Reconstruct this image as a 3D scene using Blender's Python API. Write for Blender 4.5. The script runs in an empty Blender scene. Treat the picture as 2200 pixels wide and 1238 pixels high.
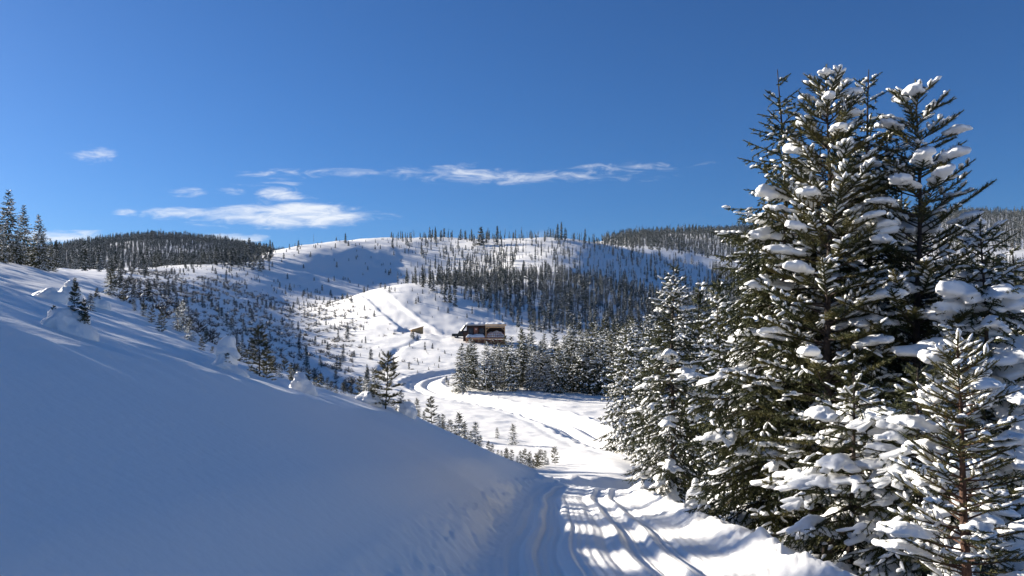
import bpy, bmesh, math, random
import numpy as np
from mathutils import Vector, Matrix, Euler
R = math.radians
scene = bpy.context.scene
C = scene.collection

# ------------------------------------------------------------------ camera, sky, sun, exposure
cam_d = bpy.data.cameras.new('camera'); cam = bpy.data.objects.new('camera', cam_d); C.objects.link(cam)
cam.location = (0, 0, 0); cam.rotation_euler = (R(90), 0, 0)
cam_d.sensor_width = 36; cam_d.lens = 36 * 1662 / 2200; cam_d.shift_y = 81 / 2200
cam_d.clip_start = .1; cam_d.clip_end = 20000
scene.camera = cam

SUN_AZ, SUN_EL = R(-62), R(18)          # azimuth from +Y, negative = left of the view
world = bpy.data.worlds.new('World'); scene.world = world; world.use_nodes = True
WT = world.node_tree; WN = WT.nodes; WL = WT.links; WN.clear()
def wn(t, **k):
    n = WN.new(t)
    for a, b in k.items(): setattr(n, a, b)
    return n
def wmath(op, a, b=None, c=None, clamp=False):
    n = wn('ShaderNodeMath', operation=op, use_clamp=clamp)
    for i, v in enumerate((a, b, c)):
        if v is None: continue
        if isinstance(v, (int, float)): n.inputs[i].default_value = v
        else: WL.new(v, n.inputs[i])
    return n.outputs[0]
sky = wn('ShaderNodeTexSky', sky_type='NISHITA', sun_disc=False, sun_elevation=SUN_EL, sun_rotation=SUN_AZ,
         altitude=4000, air_density=1.5, dust_density=9.0, ozone_density=10.0)
bg_sky = wn('ShaderNodeBackground'); bg_sky.inputs[1].default_value = .050; WL.new(sky.outputs[0], bg_sky.inputs[0])
# thin fair-weather clouds low over the hills, in sky directions
geo = wn('ShaderNodeTexCoord'); sep = wn('ShaderNodeSeparateXYZ'); WL.new(geo.outputs['Generated'], sep.inputs[0])
yy = wmath('MAXIMUM', sep.outputs[1], .05)
cu = wmath('DIVIDE', sep.outputs[0], yy); cv = wmath('DIVIDE', sep.outputs[2], yy)
cmb = wn('ShaderNodeCombineXYZ'); WL.new(cu, cmb.inputs[0]); WL.new(cv, cmb.inputs[1])
def wnoise(scale_xyz, detail, rough, dist=0.0):
    mp = wn('ShaderNodeMapping'); mp.inputs['Scale'].default_value = scale_xyz; WL.new(cmb.outputs[0], mp.inputs[0])
    n = wn('ShaderNodeTexNoise'); n.inputs['Scale'].default_value = 1; n.inputs['Detail'].default_value = detail
    n.inputs['Roughness'].default_value = rough; n.inputs['Distortion'].default_value = dist
    WL.new(mp.outputs[0], n.inputs['Vector']); return n.outputs[0]
n1 = wnoise((24, 95, 1), 9, .62, .9)
n2 = wnoise((6, 40, 1), 6, .58, .5)
CLOUDS = [  # centre column, row, half width, half height, weight
 (205,332,48,17,.9),(150,330,18,6,.5),(400,413,42,9,.75),(345,408,24,7,.45),(490,411,34,8,.55),(270,457,30,8,.8),
 (390,459,85,12,.95),(610,466,180,23,1.15),(650,458,95,22,1.25),(540,462,70,18,1.1),(605,418,46,18,.95),(700,470,110,15,.85),(600,397,85,6,.55),(615,375,95,11,.55),
 (760,372,95,9,.75),(900,374,140,12,.72),(1000,372,110,19,.85),(1090,384,140,12,.7),(1240,380,200,13,.58),(1370,360,120,11,.62),(1500,356,140,9,.36),(830,370,160,8,.6),
 (140,510,110,14,.95),(95,545,120,12,.9),(490,513,75,10,1.15),(712,413,24,5,.4),(915,446,20,5,.45),(670,425,26,6,.4),(300,315,14,6,.25),
 (1170,505,50,9,.35),(1330,500,40,8,.4),(560,560,900,18,.15)]
field = 0.0
for (px, row, hw, hh, w) in CLOUDS:
    vm = wn('ShaderNodeVectorMath', operation='MULTIPLY_ADD'); WL.new(cmb.outputs[0], vm.inputs[0])
    sx, sy = 1662/hw, 1662/hh
    vm.inputs[1].default_value = (sx, sy, 0); vm.inputs[2].default_value = (-(px-1100)/hw, -(700-row)/hh, 0)
    dt = wn('ShaderNodeVectorMath', operation='DOT_PRODUCT'); WL.new(vm.outputs[0], dt.inputs[0]); WL.new(vm.outputs[0], dt.inputs[1])
    field = wmath('MAXIMUM', wmath('MULTIPLY_ADD', dt.outputs['Value'], -.42 * w, w), field)
nz = wmath('ADD', wmath('MULTIPLY', n1, .75), wmath('MULTIPLY', n2, .45))       # about .6 in the middle
dens = wmath('SUBTRACT', wmath('ADD', field, wmath('MULTIPLY', wmath('SUBTRACT', nz, .6), 2.6)), .30)
dens = wmath('MULTIPLY', dens, wmath('MINIMUM', wmath('MULTIPLY', field, 3.0), 1.0))
mr = wn('ShaderNodeMapRange', interpolation_type='SMOOTHSTEP'); WL.new(dens, mr.inputs[0])
mr.inputs[1].default_value = 0; mr.inputs[2].default_value = 1.2; mr.inputs[4].default_value = .9
front = wmath('GREATER_THAN', sep.outputs[1], .06)
fac = wmath('MULTIPLY', mr.outputs[0], front)
bg_cl = wn('ShaderNodeBackground'); bg_cl.inputs[0].default_value = (.92, .95, 1, 1); bg_cl.inputs[1].default_value = .46
mixs = wn('ShaderNodeMixShader'); WL.new(fac, mixs.inputs[0]); WL.new(bg_sky.outputs[0], mixs.inputs[1]); WL.new(bg_cl.outputs[0], mixs.inputs[2])
wo = wn('ShaderNodeOutputWorld'); WL.new(mixs.outputs[0], wo.inputs[0])

sun_d = bpy.data.lights.new('sun', 'SUN'); sun = bpy.data.objects.new('sun', sun_d); C.objects.link(sun)
sun_d.energy = 5.0; sun_d.angle = R(.53); sun_d.color = (1, .945, .85)
sun.rotation_euler = Vector((-math.sin(SUN_AZ)*math.cos(SUN_EL), -math.cos(SUN_AZ)*math.cos(SUN_EL), -math.sin(SUN_EL))).to_track_quat('-Z', 'Y').to_euler()
sun.location = (-60, 0, 60)
vs = scene.view_settings; vs.view_transform = 'Standard'; vs.look = 'None'; vs.exposure = 1.2; vs.gamma = 1; vs.use_curve_mapping = False
world.cycles.sampling_method = 'MANUAL'; world.cycles.sample_map_resolution = 256
scene.cycles.max_bounces = 7; scene.cycles.diffuse_bounces = 6; scene.cycles.glossy_bounces = 2
scene.cycles.use_adaptive_sampling = True; scene.cycles.adaptive_threshold = .015
scene.cycles.use_denoising = True

# ------------------------------------------------------------------ helpers
def tag(o, label=None, cat=None, group=None, kind=None):
    if label: o['label'] = label
    if cat: o['category'] = cat
    if group: o['group'] = group
    if kind: o['kind'] = kind
    return o
def mesh_np(name, V, faces, mats, smooth_=True, mat_idx=None):
    """V (n,3); faces (m,3) or (m,4) array"""
    V = np.ascontiguousarray(V, dtype=np.float32); Fa = np.ascontiguousarray(faces, dtype=np.int32)
    me = bpy.data.meshes.new(name); k = Fa.shape[1]
    me.vertices.add(len(V)); me.vertices.foreach_set('co', V.ravel())
    me.loops.add(Fa.size); me.loops.foreach_set('vertex_index', Fa.ravel())
    me.polygons.add(len(Fa)); me.polygons.foreach_set('loop_start', np.arange(0, Fa.size, k, dtype=np.int32))
    me.polygons.foreach_set('use_smooth', np.full(len(Fa), smooth_, dtype=bool))
    for m in (mats if isinstance(mats, (list, tuple)) else [mats]): me.materials.append(m)
    if mat_idx is not None: me.polygons.foreach_set('material_index', np.ascontiguousarray(mat_idx, dtype=np.int32))
    me.update(calc_edges=True); me.validate()
    return me
def link(name, data, parent=None, loc=(0,0,0)):
    o = bpy.data.objects.new(name, data); C.objects.link(o); o.location = loc
    if parent is not None: o.parent = parent
    return o
def empty(name, loc=(0,0,0), rz=0):
    o = bpy.data.objects.new(name, None); C.objects.link(o); o.location = loc; o.rotation_euler = (0,0,rz)
    o.empty_display_size = .3
    return o
def mat(name, col, rough=.8, var=0.0, var_scale=5.0, bump=0.0, bump_scale=40.0, rand=0.0, spec=.3, col2=None):
    m = bpy.data.materials.new(name); m.use_nodes = True; nt = m.node_tree; N, L = nt.nodes, nt.links
    b = N['Principled BSDF']; b.inputs['Roughness'].default_value = rough; b.inputs['Specular IOR Level'].default_value = spec
    b.inputs['Base Color'].default_value = (*col, 1)
    tc = N.new('ShaderNodeTexCoord')
    if var or rand or col2:
        c2 = col2 or tuple(max(0, c * (1 - var)) for c in col)
        mx = N.new('ShaderNodeMix'); mx.data_type = 'RGBA'; mx.inputs[6].default_value = (*col, 1); mx.inputs[7].default_value = (*c2, 1)
        nz = N.new('ShaderNodeTexNoise'); nz.inputs['Scale'].default_value = var_scale; nz.inputs['Detail'].default_value = 4
        L.new(tc.outputs['Object'], nz.inputs['Vector'])
        r = N.new('ShaderNodeMapRange'); r.inputs[1].default_value = .35; r.inputs[2].default_value = .65; L.new(nz.outputs[0], r.inputs[0])
        fac = r.outputs[0]
        if rand:
            oi = N.new('ShaderNodeObjectInfo'); ad = N.new('ShaderNodeMath'); ad.operation = 'MULTIPLY_ADD'; ad.use_clamp = True
            L.new(oi.outputs['Random'], ad.inputs[0]); ad.inputs[1].default_value = rand
            sb = N.new('ShaderNodeMath'); sb.operation = 'SUBTRACT'; L.new(fac, sb.inputs[0]); sb.inputs[1].default_value = rand / 2
            L.new(sb.outputs[0], ad.inputs[2]); fac = ad.outputs[0]
        L.new(fac, mx.inputs[0]); L.new(mx.outputs[2], b.inputs['Base Color'])
    if bump:
        nz = N.new('ShaderNodeTexNoise'); nz.inputs['Scale'].default_value = bump_scale; nz.inputs['Detail'].default_value = 5
        L.new(tc.outputs['Object'], nz.inputs['Vector'])
        bp = N.new('ShaderNodeBump'); bp.inputs['Strength'].default_value = bump; bp.inputs['Distance'].default_value = .05
        L.new(nz.outputs[0], bp.inputs['Height']); L.new(bp.outputs[0], b.inputs['Normal'])
    return m
def at(px, d):
    """ground point seen in photograph column px at distance d"""
    x = (px - 1100) / F * d
    return Vector((x, d, ground(x, d)))
def zrow(row, d): return (700 - row) / F * d

M_snow = mat('snow', (.985,.945,.88), .55, bump=.22, bump_scale=7.0, spec=.25)
M_clump = mat('clump_snow', (.90,.885,.85), .6, bump=.3, bump_scale=14.0, spec=.2)
# ------------------------------------------------------------------ terrain heights (metres, eye level = 0)
F = 1662.0          # focal length in photograph pixels, horizon line at row 700
def smooth(a, b, x):
    t = np.clip((x - a) / (b - a), 0, 1)
    return t * t * (3 - 2 * t)
_rs = np.random.RandomState(7)
_perm = np.concatenate([_rs.permutation(512)] * 3)
_ga = _rs.rand(512) * 2 * np.pi
_gx, _gy = np.cos(_ga), np.sin(_ga)
def perlin(x, y):
    xi = np.floor(x).astype(np.int64); yi = np.floor(y).astype(np.int64)
    xf = x - xi; yf = y - yi
    xi &= 511; yi &= 511
    u = xf * xf * xf * (xf * (xf * 6 - 15) + 10); v = yf * yf * yf * (yf * (yf * 6 - 15) + 10)
    def g(i, j, dx, dy):
        h = _perm[_perm[(xi + i) & 511] + ((yi + j) & 511)] & 511
        return _gx[h] * dx + _gy[h] * dy
    a = g(0, 0, xf, yf); b = g(1, 0, xf - 1, yf); c = g(0, 1, xf, yf - 1); d = g(1, 1, xf - 1, yf - 1)
    return (a + u * (b - a) + v * (c - a + u * (a - b - c + d))) * 1.5
def fbm(x, y, octv=4, gain=.5):
    s = 0; a = 1.0
    for k in range(octv):
        s = s + a * perlin(x * 2 ** k + 17.3 * k, y * 2 ** k - 9.1 * k); a *= gain
    return s

# columns of the far ground: photograph column -> (distance, photograph row where that ground appears)
COLS = {
 -6000: [(40,420),(60,400),(75,395),(100,398),(150,410),(250,430),(400,460),(700,500),(900,520),(1300,560),(6000,690)],
 -2500: [(40,400),(60,385),(75,380),(100,390),(150,410),(250,450),(400,500),(700,520),(900,530),(1300,560),(6000,690)],
 -900: [(40,470),(60,445),(75,440),(100,450),(150,475),(250,520),(400,560),(700,570),(900,560),(1300,570),(6000,690)],
 -300: [(40,552),(60,520),(75,508),(100,515),(150,535),(250,565),(400,575),(700,575),(900,556),(1300,570),(6000,690)],
 0: [(40,588),(60,557),(75,547),(100,552),(150,560),(250,570),(400,580),(700,580),(900,552),(1300,570),(6000,690)],
 150: [(40,632),(55,606),(80,594),(120,590),(200,584),(300,580),(330,582),(500,600),(700,578),(850,545),(950,532),(1050,530),(1300,560),(6000,690)],
 300: [(40,668),(60,640),(100,620),(150,602),(200,591),(260,581),(300,577),(340,582),(500,600),(700,572),(850,520),(950,506),(1050,505),(1300,540),(6000,690)],
 450: [(40,742),(55,745),(70,738),(100,710),(130,680),(160,658),(200,630),(250,598),(300,570),(330,560),(360,562),(500,600),(700,572),(850,525),(950,514),(1050,512),(1300,545),(6000,690)],
 600: [(40,812),(60,838),(90,805),(110,775),(150,735),(200,695),(250,660),(300,620),(340,582),(380,545),(410,526),(430,523),(460,528),(600,570),(900,545),(1300,560),(6000,690)],
 700: [(40,875),(60,890),(80,862),(100,832),(130,785),(160,752),(200,730),(250,706),(300,672),(340,635),(380,590),(410,546),(430,525),(450,514),(470,507),(490,507),(560,525),(700,570),(1300,590),(6000,690)],
 760: [(40,915),(60,915),(80,880),(100,842),(130,788),(155,750),(180,725),(200,698),(220,657),(238,612),(247,599),(256,599),(275,632),(300,650),(340,636),(380,612),(410,580),(430,548),(445,532),(460,522),(485,505),(510,500),(570,520),(700,560),(1300,590),(6000,690)],
 850: [(40,985),(60,940),(80,893),(100,853),(130,795),(155,752),(175,726),(190,705),(210,660),(230,617),(247,594),(260,592),(280,626),(310,650),(350,648),(400,622),(428,592),(442,564),(455,547),(478,525),(500,509),(525,500),(550,497),(580,502),(650,520),(1300,590),(6000,690)],
 1000: [(40,1040),(60,958),(80,893),(100,857),(130,797),(160,748),(180,728),(195,705),(215,670),(240,632),(265,602),(285,591),(310,600),(350,618),(400,614),(440,592),(480,560),(515,530),(545,515),(570,511),(600,512),(680,530),(1300,590),(6000,690)],
 1150: [(40,1058),(60,965),(80,898),(100,860),(130,805),(160,755),(180,735),(200,720),(230,690),(270,650),(320,612),(380,575),(440,535),(480,510),(510,502),(540,504),(700,540),(1300,580),(6000,690)],
 1250: [(40,1045),(60,965),(80,900),(100,862),(130,808),(160,760),(180,738),(200,722),(240,692),(300,648),(360,612),(430,567),(480,527),(505,507),(530,505),(700,530),(900,515),(1300,540),(6000,690)],
 1400: [(40,1032),(60,965),(80,905),(100,866),(130,812),(160,775),(200,745),(250,706),(320,662),(400,625),(460,592),(500,568),(540,545),(570,535),(600,536),(750,525),(900,504),(1000,500),(1300,530),(6000,690)],
 1550: [(40,1025),(60,962),(80,905),(100,866),(130,820),(160,785),(200,755),(250,715),(350,662),(450,618),(520,596),(580,582),(640,572),(750,545),(900,503),(1000,498),(1300,520),(6000,690)],
 1800: [(40,1005),(60,950),(100,865),(160,790),(250,718),(400,640),(600,580),(800,515),(950,488),(1100,475),(1300,480),(6000,690)],
 2050: [(40,985),(60,925),(100,845),(160,775),(250,700),(400,620),(600,550),(800,495),(950,462),(1100,455),(1300,470),(6000,690)],
 2200: [(40,975),(60,915),(100,835),(160,765),(250,690),(400,615),(600,550),(800,495),(950,466),(1100,460),(1300,475),(6000,690)],
 2700: [(40,940),(60,890),(100,820),(160,750),(250,680),(400,610),(600,550),(900,480),(1300,475),(6000,690)],
 4500: [(40,880),(60,840),(100,790),(160,740),(250,690),(400,630),(600,580),(900,520),(1300,500),(6000,690)],
 8000: [(40,880),(60,840),(100,790),(160,740),(250,690),(400,630),(600,580),(900,520),(1300,500),(6000,690)],
}
_LD = np.linspace(math.log(38), math.log(6000), 420)
_UU = np.linspace(-3.2, 3.2, 900)
def _blur(a, s, ax):
    r = int(3 * s + 1); k = np.exp(-.5 * (np.arange(-r, r + 1) / s) ** 2); k /= k.sum()
    p = [(0, 0), (0, 0)]; p[ax] = (r, r)
    b = np.pad(a, p, mode='edge')
    return np.apply_along_axis(lambda m: np.convolve(m, k, 'valid'), ax, b)
def _far_table():
    us = sorted(COLS); T = []
    for c in us:
        d = np.array([p[0] for p in COLS[c]], float); r = np.array([p[1] for p in COLS[c]], float)
        T.append(np.interp(_LD, np.log(d), 700 - r))
    T = np.array(T).T                                  # rows: distance, columns: angle
    uc = (np.array(us) - 1100) / F
    G = np.array([np.interp(_UU, uc, row) for row in T])
    G = _blur(_blur(G, 5.0, 0), 6.5, 1)
    return G / F * np.exp(_LD)[:, None]                # heights
_FT = _far_table()
def far_h(x, y):
    d = np.maximum(y, 1.0)
    ui = np.clip((x / d - _UU[0]) / (_UU[1] - _UU[0]), 0, len(_UU) - 1.001)
    vi = np.clip((np.log(d) - _LD[0]) / (_LD[1] - _LD[0]), 0, len(_LD) - 1.001)
    i = ui.astype(int); j = vi.astype(int); a = ui - i; b = vi - j
    return (_FT[j, i] * (1 - a) + _FT[j, i + 1] * a) * (1 - b) + (_FT[j + 1, i] * (1 - a) + _FT[j + 1, i + 1] * a) * b

# centre line of the road
ROAD = np.array([(.9,-8),(1.0,0),(1.2,5),(1.4,10),(1.65,16),(1.9,22),(2.3,28),(3.4,33),(6.5,36.5),(11,40),(14,45),(14.2,50),(12.3,55),
                 (9.5,60),(7.3,68),(5.7,77),(3.2,85),(-.5,93),(-5.5,100),(-10.2,106),(-13.3,113),(-13.6,120),(-11,127),(-7,132),(0,142),(8,154),(10,164),
                 (8,174),(2,180),(-8,183),(-16,184),(-22,186)], float)
def _resample(P, step):
    n = len(P); out = []
    for i in range(n - 1):
        p0, p1, p2, p3 = P[max(i-1,0)], P[i], P[i+1], P[min(i+2,n-1)]
        m = max(2, int(np.hypot(*(p2-p1)) / step))
        for k in range(m):
            t = k / m
            out.append(.5*((2*p1)+(-p0+p2)*t+(2*p0-5*p1+4*p2-p3)*t*t+(-p0+3*p1-3*p2+p3)*t**3))
    out.append(P[-1]); return np.array(out)
RC = _resample(ROAD, .8)
RT = np.gradient(RC, axis=0); RT /= np.hypot(RT[:,0], RT[:,1])[:,None]
RS = np.concatenate([[0], np.cumsum(np.hypot(*np.diff(RC, axis=0).T))])
LANE = _resample(np.array([(-21.5,186),(-26,196),(-31.5,209),(-38,225),(-43,238),(-46.5,249)], float), 1.0)
TRAIL = _resample(np.array([(-20.5,120),(-22.0,130),(-21.5,140),(-23.2,150),(-23,158),(-21.5,168),(-21,178)], float), 1.0)
def nearest(x, y, P):
    """signed side distance, index of the nearest centre-line point"""
    dist = np.full(x.shape, 1e9); idx = np.zeros(x.shape, int)
    for s in range(0, len(P), 64):
        q = P[s:s+64]
        dd = (x[:,None]-q[None,:,0])**2 + (y[:,None]-q[None,:,1])**2
        k = dd.argmin(1); m = dd[np.arange(len(x)), k]
        b = m < dist; dist[b] = m[b]; idx[b] = k[b] + s
    return np.sqrt(dist), idx
def road_z(y):
    return np.interp(y, [-200,-10,0,10,20,30,40,50,60,80], [-1.9,-1.7,-1.95,-3.15,-4.75,-6.35,-7.7,-8.6,-9.1,-9.6])
def near_h(x, y):
    xc = np.interp(y, [-200,-8,0,10,20,28,36,45,60], [.9,.9,1.0,1.4,1.8,2.25,3.0,3.4,3.6])
    zc = road_z(y)
    t = (xc - 1.95) - x                                  # metres up the left slope
    tp = np.maximum(t, 0)
    left = .38 * smooth(-.1, 2.0, t) + .475 * tp - .17 * np.maximum(tp - 5.6, 0)
    left = np.where(tp > 80, .38 + .475*80 - .17*74.4 + .28 * (tp - 80) * np.exp(-np.maximum(tp-80,0)/120), left)
    r = x - (xc + 1.95)
    rp = np.maximum(r, 0)
    right = -1.15 * smooth(.8, 3.6, r) - .055 * np.minimum(rp, 60)
    return zc + left + right
def base_h(x, y):
    w = smooth(34, 58, y)
    h = near_h(x, y) * (1 - w) + far_h(x, y) * w
    back = smooth(-2, -60, y)
    return h - 0 * back
def soft_h(x, y):
    """the ground without the road's own relief"""
    d = np.hypot(x, y)
    h = base_h(x, y)
    far = smooth(60, 220, d)
    h = h + fbm(x/9.0, y/9.0, 3) * (.13 + .10 * far) * smooth(4, 25, d)
    h = h + fbm(x/60.0+5, y/60.0, 3) * 1.5 * smooth(150, 420, d)
    h = h + fbm(x/28.0+9, y/28.0, 2) * .40 * smooth(90, 220, d)
    tl = np.maximum(0, 1.0 - x)
    upl = smooth(5.0, 9, tl) * (1 - smooth(45, 75, d)) * (x < 0)
    h = h + upl * (.085 * perlin(x/3.2+3, y/.9) + .035 * perlin(x/1.5, y/.45+7) + .13 * perlin(x/7.5, y/2.0+1))
    h = h + fbm(x/2.3, y/2.3+3, 2) * .035 * smooth(8, 40, d)
    return h
_rcz = None
def heights(x, y):
    """final ground, and masks: road (1 on the track), lane"""
    global _rcz
    sh = x.shape; x = x.ravel(); y = y.ravel()
    if _rcz is None:
        z = soft_h(RC[:,0], RC[:,1]); k = np.ones(15)/15
        _rcz = np.convolve(np.pad(z, 7, mode='edge'), k, 'valid')
    h = soft_h(x, y)
    road = np.zeros(len(x)); lane = np.zeros(len(x))
    m = (y > -9) & (y < 196) & (np.abs(x) < 40)
    if m.any():
        xs, ys = x[m], y[m]
        dist, idx = nearest(xs, ys, RC)
        side = (xs - RC[idx,0]) * RT[idx,1] - (ys - RC[idx,1]) * RT[idx,0]     # + right of travel
        s = RS[idx] + (xs - RC[idx,0]) * RT[idx,0] + (ys - RC[idx,1]) * RT[idx,1]      # smooth along the line, not in steps
        dist = np.where(dist < 6, np.abs(side), dist)
        q = dist * np.sign(side)
        nearpart = s < 42
        hw = np.where(nearpart, 1.95, 2.15)
        e = dist - hw
        hh = h[m]; rz = np.interp(s, RS, _rcz)
        wfl = 1 - smooth(-.1, np.where(nearpart & (q < 0), .9, 2.6), e)
        rz2 = rz - .34 * (~nearpart) - .12
        # ruts and packed ridges run along the track
        wob = .22 * perlin(s / 6.0, s * 0 + 2.2)
        qq = q + wob
        def groove(c, w, dp, ed=.05): return -dp*(smooth(c-w-ed, c-w+ed, qq) - smooth(c+w-ed, c+w+ed, qq))
        rut = groove(.82,.20,.085) + groove(-.78,.22,.085) + groove(.25,.10,.04) + groove(1.38,.13,.05) + groove(-1.35,.12,.04)
        rut = rut + .035*np.exp(-((qq-.52)/.07)**2) + .045*np.exp(-((qq-1.12)/.08)**2) + .035*np.exp(-((qq+.46)/.08)**2) + .03*np.exp(-((qq+1.1)/.07)**2)
        rut = rut + .012*np.sin(qq*42+perlin(s/3.0, qq*0)*2)*smooth(2.0,1.2,dist)
        rut = rut + (.010*perlin(qq/.16, s/1.4) + .006*perlin(qq/.08, s/.16))*nearpart
        wide = -.26*np.exp(-((qq-.95)/.36)**2) - .26*np.exp(-((qq+.95)/.36)**2) + .10*np.exp(-(qq/.34)**2)
        rut = np.where(nearpart, .95*rut, wide) * (1 - smooth(-.25, .1, e))
        hh = hh * (1 - wfl) + (rz2 + rut) * wfl
        # chunky windrows pushed up along both sides
        right_b = q > 0
        bw = np.where(nearpart, np.where(right_b, .48, .40), .85); bh = np.where(nearpart, np.where(right_b, .34, .20), .42)
        lump = .8 + .35 * fbm(xs/1.3, ys/1.3, 2)
        berm = bh * lump * np.exp(-((e - bw) / (bw*.75)) ** 2)
        chunk = np.abs(fbm(xs/.38+3, ys/.38, 3, .55)) * np.where(right_b, .105, .06) * np.exp(-((e - bw*.7) / (bw*1.0)) ** 2)
        face = (nearpart & (q < 0)) * smooth(-.3, .2, e) * (1 - smooth(.35, 1.1, e))
        chunk = np.where(nearpart, chunk, chunk*.7) + face * (np.abs(fbm(xs/.45, ys/.45+8, 3, .6)) * .06)
        h[m] = hh + berm + chunk
        road[m] = (e < .05)
    m = (y > 180) & (y < 262) & (x > -62) & (x < -10)
    if m.any():
        xs, ys = x[m], y[m]; dist, idx = nearest(xs, ys, LANE)
        hw = np.interp(ys, [186, 249], [3.3, 2.3])
        fade = smooth(1.0, -3.0, ys - 250) * smooth(184, 190, ys)
        w = (1 - smooth(hw - .3, hw + .5, dist)) * fade
        h[m] = h[m] - .26 * w + fade * (.24 * np.exp(-((dist - hw - .7) / .6) ** 2) * (.8 + .5 * fbm(xs/2.5, ys/2.5, 2)))
        h[m] = h[m] + w * .06 * perlin(xs/1.2, ys/5)
        lane[m] = (dist < hw) & (fade > .5)
    m = (y > 116) & (y < 182) & (x > -28) & (x < -15)
    if m.any():
        xs, ys = x[m], y[m]; dist, idx = nearest(xs, ys, TRAIL)
        h[m] = h[m] - .35 * np.exp(-(dist / .75) ** 2) * (.6 + .6 * (perlin(idx / 2.0, idx * 0. + 3) > -.1))
    # small drifts and lumps over the meadow
    d = np.hypot(x, y)
    mm = smooth(45, 70, d) * (1 - smooth(230, 300, d))
    h = h + mm * .13 * np.maximum(0, fbm(x / 3.2, y / 1.9 + 4, 3)) * (1 - np.minimum(1, road + lane))
    return h.reshape(sh), road.reshape(sh), lane.reshape(sh)
def ground(x, y):
    h, _, _ = heights(np.array([float(x)]), np.array([float(y)]))
    return float(h[0])
# ------------------------------------------------------------------ the ground: one sheet, split into ground, road, run, hills
def make_ground():
    th = np.concatenate([np.linspace(-180,-110,12,endpoint=False), np.linspace(-110,-40,120,endpoint=False),
                         np.linspace(-40,40,640,endpoint=False), np.linspace(40,90,50,endpoint=False), np.linspace(90,180,16)])
    rr = np.concatenate([[.6,1.2,2.0,2.8], np.exp(np.linspace(math.log(3.4), math.log(45), 260, endpoint=False)),
                         np.exp(np.linspace(math.log(45), math.log(140), 200, endpoint=False)), np.exp(np.linspace(math.log(140), math.log(560), 140, endpoint=False)),
                         np.exp(np.linspace(math.log(560), math.log(6000), 46))])
    T, Rr = np.meshgrid(np.radians(th), rr)
    X = Rr * np.sin(T); Y = Rr * np.cos(T)
    Z, RD, LN = heights(X, Y)
    V = np.stack([X, Y, Z], -1).reshape(-1, 3)
    nr, nt = X.shape
    i, j = np.meshgrid(np.arange(nr-1), np.arange(nt-1), indexing='ij')
    a = i*nt + j
    Q = np.stack([a, a+1, a+nt+1, a+nt], -1).reshape(-1, 4)[:, ::-1]
    rd = RD.ravel()[a].ravel() > .5; ln = LN.ravel()[a].ravel() > .5
    rad = np.repeat(rr[:-1], nt-1)
    sel = {'road': rd, 'ski_run': ln & ~rd, 'ground': ~rd & ~ln & (rad < 170), 'hills': ~rd & ~ln & (rad >= 170)}
    # shared normals so that the seams between the sheets cannot be seen
    tmp = mesh_np('tmp', V, Q, M_snow); nrm = np.zeros(len(V)*3, np.float32); tmp.vertices.foreach_get('normal', nrm); nrm = nrm.reshape(-1,3)
    for name, m in sel.items():
        q = Q[m]; used, inv = np.unique(q, return_inverse=True)
        me = mesh_np(name, V[used], inv.reshape(-1,4), M_snow)
        me.normals_split_custom_set_from_vertices(nrm[used].tolist())
        o = link(name, me); tag(o, kind='structure')
    bpy.data.meshes.remove(tmp)
make_ground()
# ------------------------------------------------------------------ conifers
M_bark = mat('bark', (.075,.055,.045), .9, var=.5, var_scale=9, bump=.6, bump_scale=30)
M_redbark = mat('red_bark', (.14,.075,.05), .9, var=.5, var_scale=9, bump=.6, bump_scale=30)
M_needle = mat('spruce_needles', (.030,.042,.020), .6, var_scale=1.3, rand=.3, col2=(.085,.082,.022), spec=.25)
M_pine = mat('pine_needles', (.045,.052,.018), .6, var_scale=2.0, rand=.3, col2=(.125,.100,.026), spec=.25)
M_farneedle = mat('far_needles', (.036,.052,.045), .8, var_scale=.25, rand=.8, col2=(.080,.086,.062), spec=.1)
M_twig = mat('bare_twigs', (.075,.058,.042), .9, rand=.6, col2=(.05,.042,.036))

def norm(v): return v / np.maximum(1e-9, np.linalg.norm(v, axis=-1, keepdims=True))
def frames(D, up=None):
    """orthonormal frames for directions D: rows x=D, y=side, z=up-ish"""
    D = norm(D); U = np.tile(np.array([0,0,1.]), (len(D),1)) if up is None else up
    U = np.where(np.abs((D*U).sum(1,keepdims=True)) > .98, np.array([0,1.,0]), U)
    S = norm(np.cross(U, D)); Z = np.cross(D, S)
    return D, S, Z
def needle_template(rng, nb, ln, wd, core, length_var=.3):
    wd = wd*max(1, 13/nb)**.5
    """shoot of unit length along x: nb blades round a thin core; cross size in metres"""
    V, Fc = [], []
    for i in range(nb):
        t = (i + rng.random()*.9) / nb
        a = i * 2.399 + rng.random()*.5
        l = ln * (1 - length_var*rng.random()) * (1 - .25*t)
        ca, sa = math.cos(a), math.sin(a)
        fwd = l * .75
        k = len(V)
        V += [(t, -sa*wd, ca*wd, 0), (t, sa*wd, -ca*wd, 0), (t, ca*l, sa*l, fwd)]
        Fc.append((k, k+1, k+2))
    k = len(V)
    for j in range(3):
        a = j*2.094
        V += [(0, math.cos(a)*core, math.sin(a)*core, 0), (1, math.cos(a)*core*.5, math.sin(a)*core*.5, 0)]
    for j in range(3):
        p, q = k+2*j, k+2*((j+1)%3); Fc += [(p, q, q+1), (p, q+1, p+1)]
    return np.array(V, float), np.array(Fc, int)
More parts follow.
